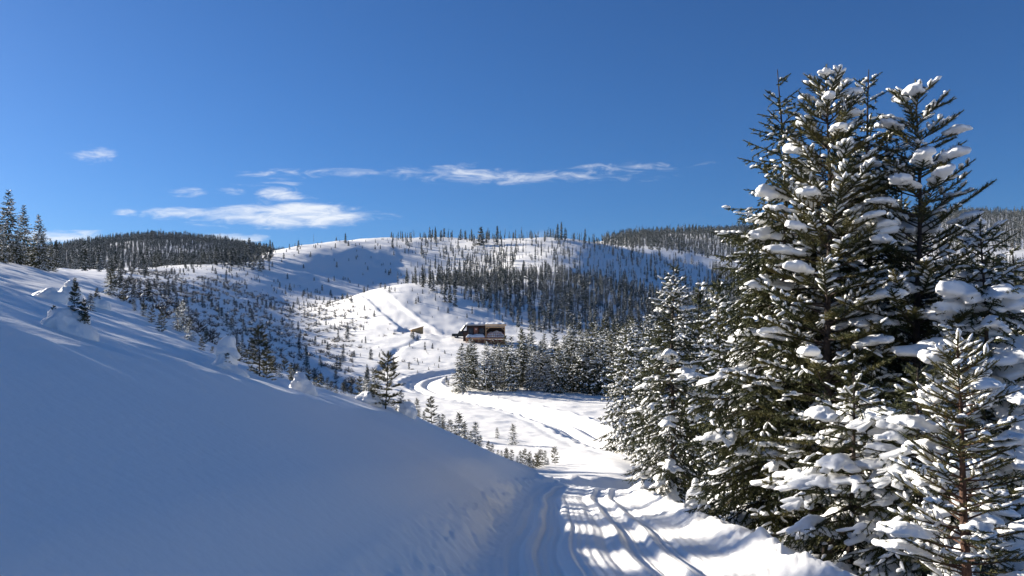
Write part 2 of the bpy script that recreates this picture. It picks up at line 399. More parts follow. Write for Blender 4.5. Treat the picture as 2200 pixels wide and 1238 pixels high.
def stamp_shoots(segs, tpls, rng):
    """segs (n,8): p(3), dir(3), length, thickness -> verts, faces"""
    segs = np.asarray(segs, float); out_v, out_f, off = [], [], 0
    pick = rng.integers(0, len(tpls), len(segs))
    for ti, (TV, TF) in enumerate(tpls):
        s = segs[pick == ti]
        if not len(s): continue
        D, S, Z = frames(s[:,3:6]); ro = rng.random(len(s)) * 6.283
        c, n = np.cos(ro)[:,None], np.sin(ro)[:,None]
        S, Z = S*c + Z*n, -S*n + Z*c
        L, W = s[:,6], s[:,7]
        V = (s[:,None,:3] + D[:,None,:]*(TV[None,:,0:1]*L[:,None,None] + TV[None,:,3:4]*W[:,None,None])
             + S[:,None,:]*(TV[None,:,1:2]*W[:,None,None]) + Z[:,None,:]*(TV[None,:,2:3]*W[:,None,None]))
        Fc = TF[None] + (np.arange(len(s))*len(TV))[:,None,None] + off
        out_v.append(V.reshape(-1,3)); out_f.append(Fc.reshape(-1,3)); off += len(s)*len(TV)
    return np.concatenate(out_v), np.concatenate(out_f)
def lump_template(nx, na):
    """low ridge of snow along x from 0 to 1, unit width and height"""
    V, Fc = [], []
    for i in range(nx):
        t = i/(nx-1); e = max(.28, (1-abs(2*t-1)**3.2))**.6*(.86+.14*math.sin(3*t+1))
        for j in range(na):
            a = math.pi*2*j/na; y = math.cos(a); z = math.sin(a)
            V.append((t, y*.5*e, (z if z > 0 else z*.35)*.6*e))
    for i in range(nx-1):
        for j in range(na):
            p = i*na+j; q = i*na+(j+1)%na
            Fc += [(p, q, q+na), (p, q+na, p+na)]
    for j in range(1, na-1):
        Fc += [(0, j+1, j), ((nx-1)*na, (nx-1)*na+j, (nx-1)*na+j+1)]
    return np.array(V), np.array(Fc)
def stamp_lumps(segs, rng, nx=5, na=6):
    """snow ridges on shoots: segs (n,9): p, dir, length, width, height"""
    segs = np.asarray(segs, float)
    if not len(segs): return np.zeros((0,3)), np.zeros((0,3), int)
    TV, TF = lump_template(nx, na); n = len(segs)
    D, S, Z = frames(segs[:,3:6])
    J = 1 + .34*(rng.random((n, len(TV), 1)) - .5)*2 * np.array([0,1,1])[None,None,:]
    T = TV[None]*J
    bend = (rng.random((n,1,1))-.5)*.5
    V = (segs[:,None,:3] + D[:,None,:]*(T[:,:,0:1]*segs[:,None,6:7]) + S[:,None,:]*((T[:,:,1:2] + bend*(T[:,:,0:1]-.5)**2*2)*segs[:,None,7:8])
         + Z[:,None,:]*(T[:,:,2:3]*segs[:,None,8:9]))
    Fc = TF[None] + (np.arange(n)*len(TV))[:,None,None]
    return V.reshape(-1,3), Fc.reshape(-1,3)
def tube(P, rad, na=6):
    P = np.asarray(P, float); T = np.gradient(P, axis=0); D, S, Z = frames(T, np.tile(np.array([0,1.,0]), (len(P),1)))
    a = np.arange(na)*2*np.pi/na
    V = P[:,None,:] + np.asarray(rad)[:,None,None]*(S[:,None,:]*np.cos(a)[None,:,None] + Z[:,None,:]*np.sin(a)[None,:,None])
    Fc = []
    for i in range(len(P)-1):
        for j in range(na):
            p = i*na+j; q = i*na+(j+1)%na; Fc += [(p, q, q+na), (p, q+na, p+na)]
    return V.reshape(-1,3), np.array(Fc)
def join(parts):
    vs, fs, off = [], [], 0
    for v, f in parts:
        if len(v) == 0: continue
        vs.append(v); fs.append(f+off); off += len(v)
    return np.concatenate(vs), np.concatenate(fs)

def grow(seed, H, Rmax, kind='spruce', whorl=.2, per=5, side=.11, low=.04, belly=.3, top_p=.85, droop=.5, lean=(0,0), bottom=.6, thick=1.0, sparse_top=0.0):
    """returns trunk path, branch list and shoot segments of one conifer"""
    rng = np.random.default_rng(seed); rnd = random.Random(seed)
    spine = lambda z: np.array([lean[0]*z/H + .05*math.sin(z*1.1+seed), lean[1]*z/H + .05*math.cos(z*.9+seed*2), z])
    branches, segs = [], []
    z = H*low
    while z < H*.975:
        f = z/H
        if f < belly: prof = bottom + (1-bottom)*(f/belly)
        else: prof = ((1-f)/(1-belly))**top_p
        n = per if f < .9 else max(3, per-1)
        a0 = rnd.random()*6.283
        for k in range(n):
            if rnd.random() < sparse_top*smooth1(.55, .95, f): continue
            L = Rmax*prof*(.72+.42*rnd.random()) + .06
            az = a0 + k*6.283/n + (rnd.random()-.5)*.7
            if kind == 'pine':
                el = R(-4 + 30*f + rnd.uniform(-14,14)); sag = -.02
            else:
                el = R(-14 + 46*f**1.6 + rnd.uniform(-9,9)); sag = droop*(1-f)
            m = max(4, int(L/.12)); p = spine(z + rnd.uniform(-.4,.4)*whorl); P = [p]; e = el
            for i in range(m):
                t = (i+1)/m
                e2 = e - sag*.55*math.sin(t*2.2) + (.5*sag*max(0,t-.7) if kind!='pine' else .2*t)
                stp = L/m
                p = p + stp*np.array([math.cos(e2)*math.sin(az), math.cos(e2)*math.cos(az), math.sin(e2)]); P.append(p)
                az += (rnd.random()-.5)*.08
            P = np.array(P); bi = len(branches); branches.append((P, L, az, f))
            D = norm(np.gradient(P, axis=0)); cum = np.linspace(0, L, len(P))
            sidev = norm(np.cross(D, np.array([0,0,1.])))
            s = L*(.16 if kind != 'pine' else .26) ; sg = 1 if rnd.random()<.5 else -1
            while s < L:
                t = s/L; q = np.array([np.interp(s, cum, P[:,j]) for j in range(3)]); i = min(len(P)-1, int(t*(len(P)-1)))
                sl = (L*.44*(1-t)**.8 + .07)*rnd.uniform(.65,1.15)
                if kind == 'pine': sl = min(.26, .12+.12*(1-t))*rnd.uniform(.8,1.2)
                else: sl = min(sl, .62)
                fa = R(rnd.uniform(38,62)); sg = -sg
                d = D[i]*math.cos(fa) + sidev[i]*sg*math.sin(fa) + np.array([0,0,(rnd.uniform(-.75,-.02) if kind!='pine' else rnd.uniform(-.1,.5))])
                d = d/np.linalg.norm(d)
                seglen = .17
                if sl <= seglen*1.4 or kind == 'pine': segs.append((*q, *d, sl, thick, bi))
                else:
                    nn = int(math.ceil(sl/seglen)); qq = q
                    for c in range(nn):
                        ll = sl/nn; segs.append((*qq, *d, ll*1.1, thick, bi)); qq = qq + d*ll
                        for sg2 in (1,-1):
                            if rnd.random() < .8 and c < nn:
                                sv = np.cross(d, np.array([0,0,1.])); sv /= max(1e-6, np.linalg.norm(sv))
                                d2 = d*.62 + sv*sg2*.7 + np.array([0,0,rnd.uniform(-.95,.05)]); d2 /= np.linalg.norm(d2)
                                segs.append((*qq, *d2, ll*rnd.uniform(.5,.95), thick*.92, bi))
                        d = d + np.array([0,0,-.10]); d /= np.linalg.norm(d)
                s += side*rnd.uniform(.7,1.3)
            # needles along the branch itself and its tip
            for i in range(int(len(P)*(.25 if kind!='pine' else .5)), len(P)-1):
                v = P[i+1]-P[i]; segs.append((*P[i], *v, np.linalg.norm(v)*1.1, thick, bi))
            segs.append((*P[-1], *D[-1], .13, thick*.9, bi))
        z += whorl*(1.15-.45*f)*rnd.uniform(.8,1.2)
    tz = np.linspace(0, H, 14); trunk = np.array([spine(v) for v in tz])
    if kind == 'pine':
        for v in np.linspace(H*.9, H*.995, 7): segs.append((*spine(v), .05,.05,1, .16, thick*1.1, -1))
    else:
        for v in np.linspace(H*.86, H*.985, 9): segs.append((*spine(v), .02,.02,1, .12, thick*.55, -1))
    return rng, rnd, trunk, branches, segs
def smooth1(a, b, x):
    t = min(1, max(0, (x-a)/(b-a))); return t*t*(3-2*t)

# ---- lumps of snow big enough to point at
def ico(level):
    bm = bmesh.new(); bmesh.ops.create_icosphere(bm, subdivisions=level, radius=1); bm.verts.ensure_lookup_table()
    V = np.array([v.co[:] for v in bm.verts]); Fc = np.array([[v.index for v in f.verts] for f in bm.faces]); bm.free(); return V, Fc
def blob_mesh(name, seed, lobes, spread, zscale=.62, under=.4, level=3, material=None, rough=.05):
    r = np.random.default_rng(seed); V, Fc = ico(level); V = norm(V)
    c = r.normal(0, 1, (lobes, 3))*np.array(spread); c[0] = 0; rad = r.uniform(.20, .42, lobes)
    rad[0] = .4; c[:,2] -= .25*np.hypot(c[:,0], c[:,1])**1.3
    lo = np.zeros(len(V)); hi = np.full(len(V), 3.0)
    def sdf(P):
        d = np.linalg.norm(P[:,None,:]-c[None], axis=2) - rad[None]
        k = .07; return -k*np.log(np.exp(-d/k).sum(1))
    for _ in range(22):
        mid = (lo+hi)/2; s = sdf(V*mid[:,None]); lo = np.where(s < 0, mid, lo); hi = np.where(s < 0, hi, mid)
    P = V*lo[:,None]
    P = P*(1 + rough*fbm(P[:,0]*5+seed, P[:,1]*5+P[:,2]*4, 3))[:,None]
    P[:,2] = np.where(P[:,2] > 0, P[:,2]*zscale, P[:,2]*under)
    return mesh_np(name, P, Fc, material or M_clump)

ICO3 = ico(4)
def pad(K, sc, rng, thk, level_=1.0):
    """one soft continuous pad of snow lying over a fan of shoots"""
    d = norm(K[:,3:6]); L = np.minimum(K[:,6], .22)
    pts = np.concatenate([K[:,:3], K[:,:3]+d*(L*.9)[:,None]]); pts = pts[rng.permutation(len(pts))[:44]]
    flat_ = 1.45                                               # pads are wider than they are thick
    rad = sc*rng.uniform(.07,.17,len(pts)); o = pts.mean(0)
    c = (pts-o)*np.array([1,1,flat_*level_]); c[:,2] -= .30*np.hypot(c[:,0], c[:,1])
    reach = np.hypot(c[:,0], c[:,1]); lim = .62*sc+.10
    sel = (reach < lim) & (np.abs(c[:,2]) < .6*sc+.05); c, rad = c[sel], rad[sel]
    c = np.concatenate([c, [[0,0,0]]]); rad = np.append(rad, .17*sc)
    V, Fc = ICO3; V = norm(V); lo = np.zeros(len(V)); hi = np.full(len(V), 2.0*sc+.4); k = .022*sc+.004
    for _ in range(13):
        m = (lo+hi)/2; D = np.sqrt(((V*m[:,None])[:,None,:]-c[None])**2 @ np.ones(3)) - rad[None]
        s_ = -k*np.log(np.exp(np.clip(-D/k, -50, 50)).sum(1)+1e-30); lo = np.where(s_ < 0, m, lo); hi = np.where(s_ < 0, hi, m)
    P = V*lo[:,None]; P = P*(1+.16*fbm(P[:,0]*6+o[0]*3, P[:,1]*6+P[:,2]*5+o[2], 3))[:,None]
    P[:,2] = np.where(P[:,2] > 0, P[:,2], P[:,2]*.6)/flat_*1.25
    return P + o + np.array([0,0,thk+.05*sc]), Fc
def make_tree(name, loc, label, cat, kind, seed, H, Rmax, group=None, rz=0, snow=.5, big=30, lump=(.075,.065), bigscale=(.25,.6), bark=None, needle=None, nb=15, thick=1.0, crownparts=None, bare=False, **kw):
    rng, rnd, trunk, branches, segs = grow(seed, H, Rmax, kind, thick=thick, **kw)
    root = empty(name, loc, rz); tag(root, label, cat, group)
    tr = np.linspace(.045+.008*H, .008, len(trunk))
    parts = [tube(trunk, tr, 8)]
    for P, L, az, f in branches:
        parts.append(tube(P[::2] if len(P) > 6 else P, np.linspace(.008+.008*L, .004, len(P[::2] if len(P) > 6 else P)), 4))
    v, f_ = join(parts); link('trunk', mesh_np('trunk', v, f_, bark or M_bark), root)
    if kind == 'pine': tpl = [needle_template(rnd, int(nb*1.3), .062, .0050, .012) for _ in range(3)]
    else: tpl = [needle_template(rnd, nb, .046, .0070, .010) for _ in range(3)]
    v, f_ = stamp_shoots(segs, tpl, rng)
    link('crown', mesh_np('crown', v, f_, needle or (M_pine if kind == 'pine' else M_needle), False), root)
    # snow lying on the shoots; some boughs carry a thick pad
    S = np.array(segs); up = S[:,5]/np.linalg.norm(S[:,3:6],axis=1); bid = S[:,8].astype(int)
    hfrac = S[:,2]/H; patch = fbm(S[:,0]*1.1+seed, S[:,1]*1.1+S[:,2]*.9, 2)
    br = [i for i, b in enumerate(branches) if b[1] > .3 and b[3] < (.97 if kind == 'pine' else .8)]; rnd.shuffle(br); loaded = np.zeros(len(branches)+1, bool); loaded[br[:big]] = True
    isl = loaded[bid] & (bid >= 0)
    flat = (up > -.5) & (up < .8)
    keep = flat & ~isl & (rng.random(len(S)) < np.clip(snow + .6*patch, .02, .95)*(1-.75*kw.get('sparse_top',0)*(hfrac > .75)))
    thk = .024*thick
    K = S[keep]; n = len(K)
    w = lump[0]*rng.uniform(.5,1.25,n); h = lump[1]*rng.uniform(.5,1.2,n)
    if kind == 'pine': w = w*1.4; h = h*1.4
    p = K[:,:3].copy(); p[:,2] += thk
    v, f_ = stamp_lumps(np.column_stack([p, K[:,3:6], K[:,6]*rng.uniform(.9,1.5,n), w, h]), rng, 4, 5)
    if len(v): tag(link('snow_load', mesh_np('snow_load', v, f_, M_clump), root), kind='stuff')
    for i in br[:big]:
        K = S[(bid == i) & flat]
        P, L, az, f = branches[i]
        t0 = rnd.uniform(.0,.45) if kind != 'pine' else rnd.uniform(.3,.6)                              # the pad starts somewhere along the bough
        rel = np.hypot(K[:,0]-P[0,0], K[:,1]-P[0,1])/max(L,.1); K = K[(rel > t0) & (rel < t0+rnd.uniform(.45,.9))]
        if len(K) > 38: K = K[rng.permutation(len(K))[:38]]
        sc = 1.3*rnd.uniform(*bigscale)
        if len(K) < 2: continue
        # only shoots whose snow touches belong to one clump
        DD = np.linalg.norm(K[:,None,:3]-K[None,:,:3], axis=2) < .34*sc; grp = DD[DD.sum(1).argmax()]
        for _ in range(6): grp = (DD & grp[None,:]).any(1)
        K = K[grp]; n = len(K)
        if n < 2: continue
        v, f_ = pad(K, sc, rng, thk, .5 if kind == 'pine' else .85)
        c = v.mean(0); link('snow_clump', mesh_np('snow_clump', v-c, f_, M_clump), root, c)
    return root
def copy_tree(src, loc, rz, sc, label, cat=None, group=None):
    r = src.copy(); C.objects.link(r); r.location = loc; r.rotation_euler = (0,0,rz); r.scale = (sc if isinstance(sc, tuple) else (sc,)*3)
    r['label'] = label
    if cat: r['category'] = cat
    if group: r['group'] = group
    elif 'group' in r: del r['group']
    for ch in src.children:
        c = ch.copy(); C.objects.link(c); c.parent = r
    return r
NEAR = 'snow-laden conifers standing together beside the road'
def near(px, d): p = at(px, d); return (p.x, p.y, p.z-.05)
T_A = make_tree('spruce_tree', near(1705,17), 'tall slender spruce with bare pointed leader, first of the big roadside clump', 'tree', 'spruce', 11, zrow(148,17)-near(1705,17)[2], 2.6, NEAR,
          snow=.20, big=50, bigscale=(.18,.7), sparse_top=.5, lean=(-.3,0), bottom=.7, belly=.33, top_p=.95, whorl=.22, side=.125, nb=7, thick=1.5)
make_tree('pine_tree', near(1780,15.5), 'bushy topped pine with thick snowy tufts between the two pointed spruces', 'tree', 'pine', 12, zrow(150,15.5)-near(1780,15.5)[2], 1.85, NEAR,
          snow=.26, big=50, bigscale=(.16,.62), thick=1.3, per=6, whorl=.24, side=.055, low=.12, top_p=.55, belly=.3)
T_B = make_tree('spruce_tree', near(1866,16.5), 'dense spruce loaded with snow clumps, spire rising mid clump', 'tree', 'spruce', 13, zrow(150,16.5)-near(1866,16.5)[2], 2.6, NEAR,
          snow=.25, big=90, bigscale=(.2,.85), sparse_top=.3, bottom=.7, belly=.3, whorl=.22, side=.125, nb=7, thick=1.5)
make_tree('pine_tree', near(1972,15.3), 'open branched pine with dark bare trunk top against the sky', 'tree', 'pine', 24, zrow(182,15.3)-near(1972,15.3)[2], 1.9, NEAR,
          snow=.26, big=40, bigscale=(.16,.62), thick=1.3, per=5, whorl=.30, side=.06, low=.15, top_p=.5, belly=.3)
make_tree('spruce_tree', near(2110,14.2), 'broad spruce buried under big white snow pads above the small pine', 'tree', 'spruce', 15, zrow(470,14.2)-near(2110,14.2)[2], 2.1, NEAR,
          snow=.28, big=100, bigscale=(.42,.85), bottom=.8, belly=.25, top_p=.7, nb=7, thick=1.2, whorl=.23)
make_tree('pine_tree', near(2100,9.6), 'small leaning pine with reddish trunk in front of the big clump', 'tree', 'pine', 16, zrow(745,9.6)-near(2100,9.6)[2], .9, NEAR,
          snow=.30, big=28, bigscale=(.26,.5), per=6, whorl=.17, side=.045, low=.1, top_p=.5, belly=.35, lean=(-.32,0), bark=M_redbark, lump=(.05,.045), thick=.75)
make_tree('spruce_tree', near(1830,12.9), 'short wide spruce filling the foot of the big roadside clump', 'tree', 'spruce', 17, zrow(800,12.9)-near(1830,12.9)[2], 1.75, NEAR,
          snow=.22, big=46, bigscale=(.35,.7), bottom=.95, belly=.2, top_p=.8)
make_tree('spruce_tree', near(1625,19.5), 'lower spruce leaning out over the windrow left of the slender spruce', 'tree', 'spruce', 19, zrow(660,19.5)-near(1625,19.5)[2], 1.75, NEAR,
          snow=.22, big=40, bigscale=(.35,.7), whorl=.22, side=.13, bottom=.9, belly=.25, nb=9, thick=1.15)
make_tree('spruce_tree', near(1980,11.8), 'dim lower spruce between the short wide spruce and the small pine', 'tree', 'spruce', 20, zrow(790,11.8)-near(1980,11.8)[2], 1.5, NEAR,
          snow=.2, big=34, bigscale=(.3,.6), bottom=.95, belly=.2, top_p=.75)
make_tree('spruce_tree', near(1445,27), 'dark full spruce at the road bend, foot in the windrow', 'tree', 'spruce', 18, zrow(558,27)-near(1445,27)[2], 2.0, NEAR,
          snow=.24, big=40, bigscale=(.3,.65), whorl=.24, side=.14, bottom=.9, belly=.3, nb=7, thick=1.35, lump=(.095,.08))
HA0 = zrow(148,17)-near(1705,17)[2]; HB0 = zrow(150,16.5)-near(1866,16.5)[2]
for px, d, top, src, H0, rz, lab in ((1765,19.5,420,T_A,HA0,2.1,'shaded spruce deep inside the clump behind the bushy topped pine'), (1925,19,380,T_A,HA0,4.0,'shaded spruce deep inside the clump behind the open branched pine'),
                                     (2035,18,500,T_B,HB0,1.2,'shaded spruce behind the open branched pine, toward the buried spruce'), (1660,22,520,T_B,HB0,3.3,'spruce behind the slender spruce on the clump edge facing the bend'),
                                     (2200,17,520,T_A,HA0,5.2,'spruce at the right picture edge behind the buried spruce')):
    p = near(px, d); k = (zrow(top, d)-p[2])/H0
    copy_tree(src, p, rz, (k*1.15, k*1.15, k), lab, 'tree', NEAR)
# ------------------------------------------------------------------ saplings, grove, hillside forest
def tree_geo(seed, H, Rmax, kind='spruce', nb=4, nlen=.036, wd=.006, snow=.45, lump=(.2,.16), seglump=(3,4), trunk_r=.06, **kw):
    rng, rnd, trunk, branches, segs = grow(seed, H, Rmax, kind, **kw)
    tv, tf = tube(trunk, np.linspace(trunk_r, .01, len(trunk)), 5)
    tpl = [needle_template(rnd, nb, nlen, wd, .008) for _ in range(3)]
    cv, cf = stamp_shoots(segs, tpl, rng)
    S = np.array(segs); up = S[:,5]/np.linalg.norm(S[:,3:6],axis=1)
    patch = fbm(S[:,0]*.9+seed, S[:,1]*.9+S[:,2]*.8, 2)
    S = S[(rng.random(len(S)) < np.clip(snow+.5*patch,.02,.97)) & (np.abs(up+.1) < .55)]; n = len(S)
    p = S[:,:3].copy(); p[:,2] += .04*H/8
    sv, sf = stamp_lumps(np.column_stack([p, S[:,3:6], S[:,6]*rng.uniform(.8,1.2,n), lump[0]*rng.uniform(.6,1.5,n), lump[1]*rng.uniform(.6,1.5,n)]), rng, *seglump)
    return (tv,tf), (cv,cf), (sv,sf)
def tree_single(name, g, needle=None):
    (tv,tf),(cv,cf),(sv,sf) = g
    v, f = join([(tv,tf),(cv,cf),(sv,sf)])
    mi = np.concatenate([np.zeros(len(tf)), np.ones(len(cf)), np.full(len(sf),2)])
    return mesh_np(name, v, f, [M_bark, needle or M_farneedle, M_clump], False, mi)
class Proto:
    def __init__(s, g, needle):
        (tv,tf),(cv,cf),(sv,sf) = g
        s.parts = [('trunk', mesh_np('trunk', tv, tf, M_bark), None), ('crown', mesh_np('crown', cv, cf, needle, False), None)]
        if len(sv): s.parts.append(('snow_load', mesh_np('snow_load', sv, sf, M_clump), 'stuff'))
    def place(s, name, loc, rz, sc, label, cat='tree', group=None, tilt=(0,0)):
        r = empty(name, loc, rz); r.rotation_euler = (tilt[0], tilt[1], rz); r.scale = sc if isinstance(sc, tuple) else (sc,)*3
        tag(r, label, cat, group)
        for n, m, k in s.parts:
            o = link(n, m, r)
            if k: o['kind'] = k
        return r
rf = random.Random(5)
# young trees on the near slope (heights normalised to 2 m)
SAP_PINE = [Proto(tree_geo(40+i, 2.0, .52, 'pine', nb=20, nlen=.085, wd=.010, snow=.10+.14*i, lump=(.10,.07), seglump=(5,6), trunk_r=.03, per=5, whorl=.26, side=.07, low=.12, top_p=.55, belly=.3), M_pine) for i in range(2)]
SAP_SPR = [Proto(tree_geo(50+i, 2.0, .50, 'spruce', nb=12, nlen=.055, wd=.010, snow=.14+.2*i, lump=(.08,.06), seglump=(5,6), trunk_r=.028, per=5, whorl=.17, side=.10, low=.06, top_p=.85, belly=.22, bottom=.85), M_needle) for i in range(3)]
def sap(px, d, rows_tall, proto, label, name='sapling', group=None, dz=0):
    p = at(px, d); H = rows_tall/F*d
    return proto.place(name, (p.x, p.y, p.z-.04+dz), rf.random()*6.28, H/2.0, label, 'sapling', group)
sap(830, 33, 118, SAP_PINE[0], 'dark young pine with open whorls standing on the lip of the shaded slope')
sap(555, 26, 105, SAP_PINE[1], 'bushy young pine with drooping snowy boughs below the leaning snow mound')
sap(572, 27.5, 70, SAP_PINE[1], 'smaller bushy pine tucked behind the drooping young pine', dz=-.2)
sap(787, 33.5, 55, SAP_SPR[2], 'snow caked little spruce just left of the dark young pine')
sap(808, 34, 75, SAP_SPR[1], 'slim little spruce touching the dark young pine')
sap(862, 34, 48, SAP_SPR[2], 'low snow caked spruce just right of the dark young pine')
sap(985, 44, 68, SAP_SPR[0], 'tallest thin sapling on the slope edge below the road hairpin')
sap(1022, 39, 52, SAP_SPR[1], 'full little spruce low on the shaded slope edge')
sap(1101, 62, 46, SAP_SPR[0], 'lone tapered sapling standing out in the sunlit meadow')
sap(1068, 65, 24, SAP_SPR[0], 'tiny sapling left of the lone meadow sapling')
sap(395, 47, 72, SAP_SPR[2], 'snow caked spruce sapling at the edge of the shaded brush')
sap(380, 45, 52, SAP_SPR[1], 'sapling leaning into the snow caked spruce at the brush edge')
sap(238, 52, 62, SAP_SPR[1], 'dark spruce sapling on the crest right of the snow mounds')
sap(195, 41, 42, SAP_SPR[0], 'small dark spruce between the crest snow mounds')
sap(640, 33, 42, SAP_SPR[0], 'small spruce at the edge right of the drooping young pine')
LIP = [(600,30,30),(622,32,26),(660,33,34),(676,35,24),(700,35,30),(715,34,22),(738,34,30),(752,36,20),(770,35,34),(880,36,30),(893,37,36),(910,36,24),(925,38,40),(940,38,28),(952,40,42),(966,40,30),(978,39,22),
       (1000,41,36),(1010,42,24),(1036,41,30),(1049,42,28),(1060,43,20),(1102,44,26),(1112,45,18),(1128,46,30),(1140,46,22),(1158,47,34),(1170,48,28),(1180,48,20),(1192,49,26),(845,37,26),(870,38,22),
       (430,33,26),(455,34,20),(470,38,30),(510,36,26),(530,34,32),(585,33,28),(350,40,30),(330,44,24),(310,46,30),(285,47,26),(262,50,30),(410,42,34),(440,44,28),(492,44,30),(520,46,34),(548,48,30),(612,46,28),(648,48,26)]
ORD0 = 'first second third fourth fifth sixth seventh eighth ninth tenth eleventh twelfth thirteenth fourteenth fifteenth sixteenth seventeenth eighteenth nineteenth twentieth'.split()
LIP += [(rf.uniform(470,1180), 0, rf.uniform(14,26)) for _ in range(34)]
LIP = [(a, b or np.interp(a, [470,600,830,1000,1180], [35,31,35.5,41,48])+rf.uniform(-1.5,3), c) for a, b, c in LIP]
ups = sorted([q for q in LIP if q[0] < 830], reverse=True); downs = sorted([q for q in LIP if q[0] >= 830])
for lst, way in ((ups, 'uphill'), (downs, 'downhill')):
    for i, (px, d, t) in enumerate(lst):
        w_ = ORD0[i] if i < 20 else {20:'twenty-',30:'thirty-',40:'forty-',50:'fifty-'}[i+1-(i+1)%10] + ORD0[(i+1)%10-1] if (i+1)%10 else {20:'twentieth',30:'thirtieth',40:'fortieth',50:'fiftieth'}[i+1]
        sap(px + rf.uniform(-4,4), d, 1.12*t*rf.uniform(.7,1.3), (SAP_SPR[:2]+SAP_PINE)[rf.randrange(4)], 'small snow-dusted slope-edge sapling, %s %s of the dark young pine' % (w_, way), group='small saplings along the slope edge')

# three spruces on the crest at the left, and the ones behind the near clump
MID = [Proto(tree_geo(60+i, 8.0, 1.55+.1*i, 'spruce', nb=6, nlen=.085, wd=.015, snow=.16+.07*i, lump=(.16,.11), seglump=(4,6), whorl=.34, side=.26, per=6, thick=1.25, low=.05, bottom=.8, belly=.2, top_p=.9, sparse_top=.2), M_needle) for i in range(5)]
def mid(px, d, top_row, proto, label, name='spruce_tree', group=None, wide=1.0):
    p = at(px, d); H = zrow(top_row, d) - p.z
    return proto.place(name, (p.x, p.y, p.z-.08), rf.random()*6.28, (H/8*wide, H/8*wide, H/8), label, 'tree', group)
CR = 'spruces on the crest at the left edge'
mid(18, 64, 405, MID[0], 'tallest spruce of the dark crest cluster at the left edge', group=CR, wide=1.1)
mid(52, 68, 438, MID[1], 'spruce right of the tallest in the dark crest cluster', group=CR, wide=1.0)
mid(84, 66, 458, MID[2], 'tapered spruce at the downhill end of the crest cluster', group=CR, wide=1.0)
mid(2, 60, 480, MID[3], 'half hidden spruce cut by the left edge of the crest cluster', group=CR, wide=1.1)
mid(108, 72, 510, MID[1], 'low spruce beside the tapered one at the crest', group=CR)
mid(36, 63, 490, MID[2], 'short snowy spruce at the foot of the tallest crest spruce', group=CR, wide=1.2)
# the stand goes on uphill past the picture's left edge and shades the slope and the road
rsd = np.random.RandomState(12); Q = []
while len(Q) < 27:
    x, y = rsd.uniform(-80,-20), rsd.uniform(9,66)
    if x/y > -.75 or x/y < -2.6 or perlin(np.array([y/4.0-x/30.]), np.array([x/30.+y/30.]))[0] < -.05 or any((x-a)**2+(y-b)**2 < 5.5 for a, b in Q): continue
    Q.append((x, y))
Q2 = []
while len(Q2) < 9:
    x, y = rsd.uniform(-62,-34), rsd.uniform(26,52)
    if x/y > -.82 or any((x-a)**2+(y-b)**2 < 5 for a, b in Q+Q2): continue
    Q2.append((x, y))
for k_, (x, y) in enumerate(Q+Q2):
    s_ = rsd.uniform(.8,1.2)*min(1.0, .35 + .02*abs(x))*(1.3 if k_ >= len(Q) else 1)
    MID[rsd.randint(4)].place('spruce_tree', (x, y, ground(x, y)-.1), rsd.uniform(0,6.28), (s_*1.15, s_*1.15, s_), 'spruce uphill past the left picture edge, shading the slope', 'tree', 'spruces uphill past the left picture edge')
BEH = 'trees behind the big roadside clump'
mid(1345, 62, 690, MID[4], 'white frosted spruce between the grove and the bend spruce', group=BEH, wide=1.0)
mid(1395, 52, 700, MID[2], 'grey green spruce close behind the bend spruce', group=BEH)
mid(1500, 38, 610, MID[0], 'spruce in the gap between bend spruce and big clump', group=BEH)
mid(1545, 45, 590, MID[3], 'darker spruce deeper in the gap beside the big clump', group=BEH)
mid(2140, 42, 545, MID[1], 'spiky spruce behind the buried spruce at the right', group=BEH)
mid(2185, 34, 600, MID[4], 'frosted spruce at the right edge behind the clump', group=BEH)
mid(2090, 50, 590, MID[0], 'spruce glimpsed through the right side of the clump', group=BEH)
mid(1640, 40, 640, MID[2], 'spruce glimpsed through the left side of the clump', group=BEH)
mid(2230, 26, 560, MID[3], 'spruce cut by the right edge of the view', group=BEH)

# the grove beyond the meadow
GR = 'grove of conifers on the far side of the meadow'
GROVE = [(992,107,742,.95),(1018,110,738,.9),(1046,108,735,1.0),(1072,112,742,.9),(1098,109,725,.95),(1122,114,716,.9),(1120,118,708,.8),(1146,110,752,.9),(1160,116,735,.9),(1178,109,770,.8),
         (1200,108,742,1.0),(1226,111,716,1.0),(1252,109,722,.95),(1272,114,702,1.0),(1290,108,716,.95),(1312,111,712,1.0),(1330,116,705,.9),(1340,109,700,.9),(1010,121,735,.9),(1062,124,738,.9),(1140,128,705,.8),(1190,126,712,.9),(1245,125,695,.9),(1300,126,690,1.0),
         (1360,112,692,1.0),(1385,118,688,1.0),(1415,112,690,1.0),(1440,120,680,1.0),(1470,110,690,1.0),(1500,118,690,1.0),(1282,131,692,.9),(1225,133,698,.9)]
ORD = 'first second third fourth fifth sixth seventh eighth ninth tenth eleventh twelfth thirteenth fourteenth fifteenth sixteenth seventeenth eighteenth nineteenth twentieth'.split()
def ordinal(n): return ORD[n] if n < 20 else ('twenty-' + ORD[n-20] if n < 29 else 'thirtieth' if n == 29 else 'thirty-' + ORD[n-30])
GROVE += [(1005,114,748,.9),(1085,116,728,.9),(1170,121,722,.9),(1213,116,726,1.0),(1262,118,708,1.0),(1318,119,698,1.0),(1352,122,690,1.0)]
front = sorted(g for g in GROVE if g[1] < 113); back = sorted(g for g in GROVE if g[1] >= 113)
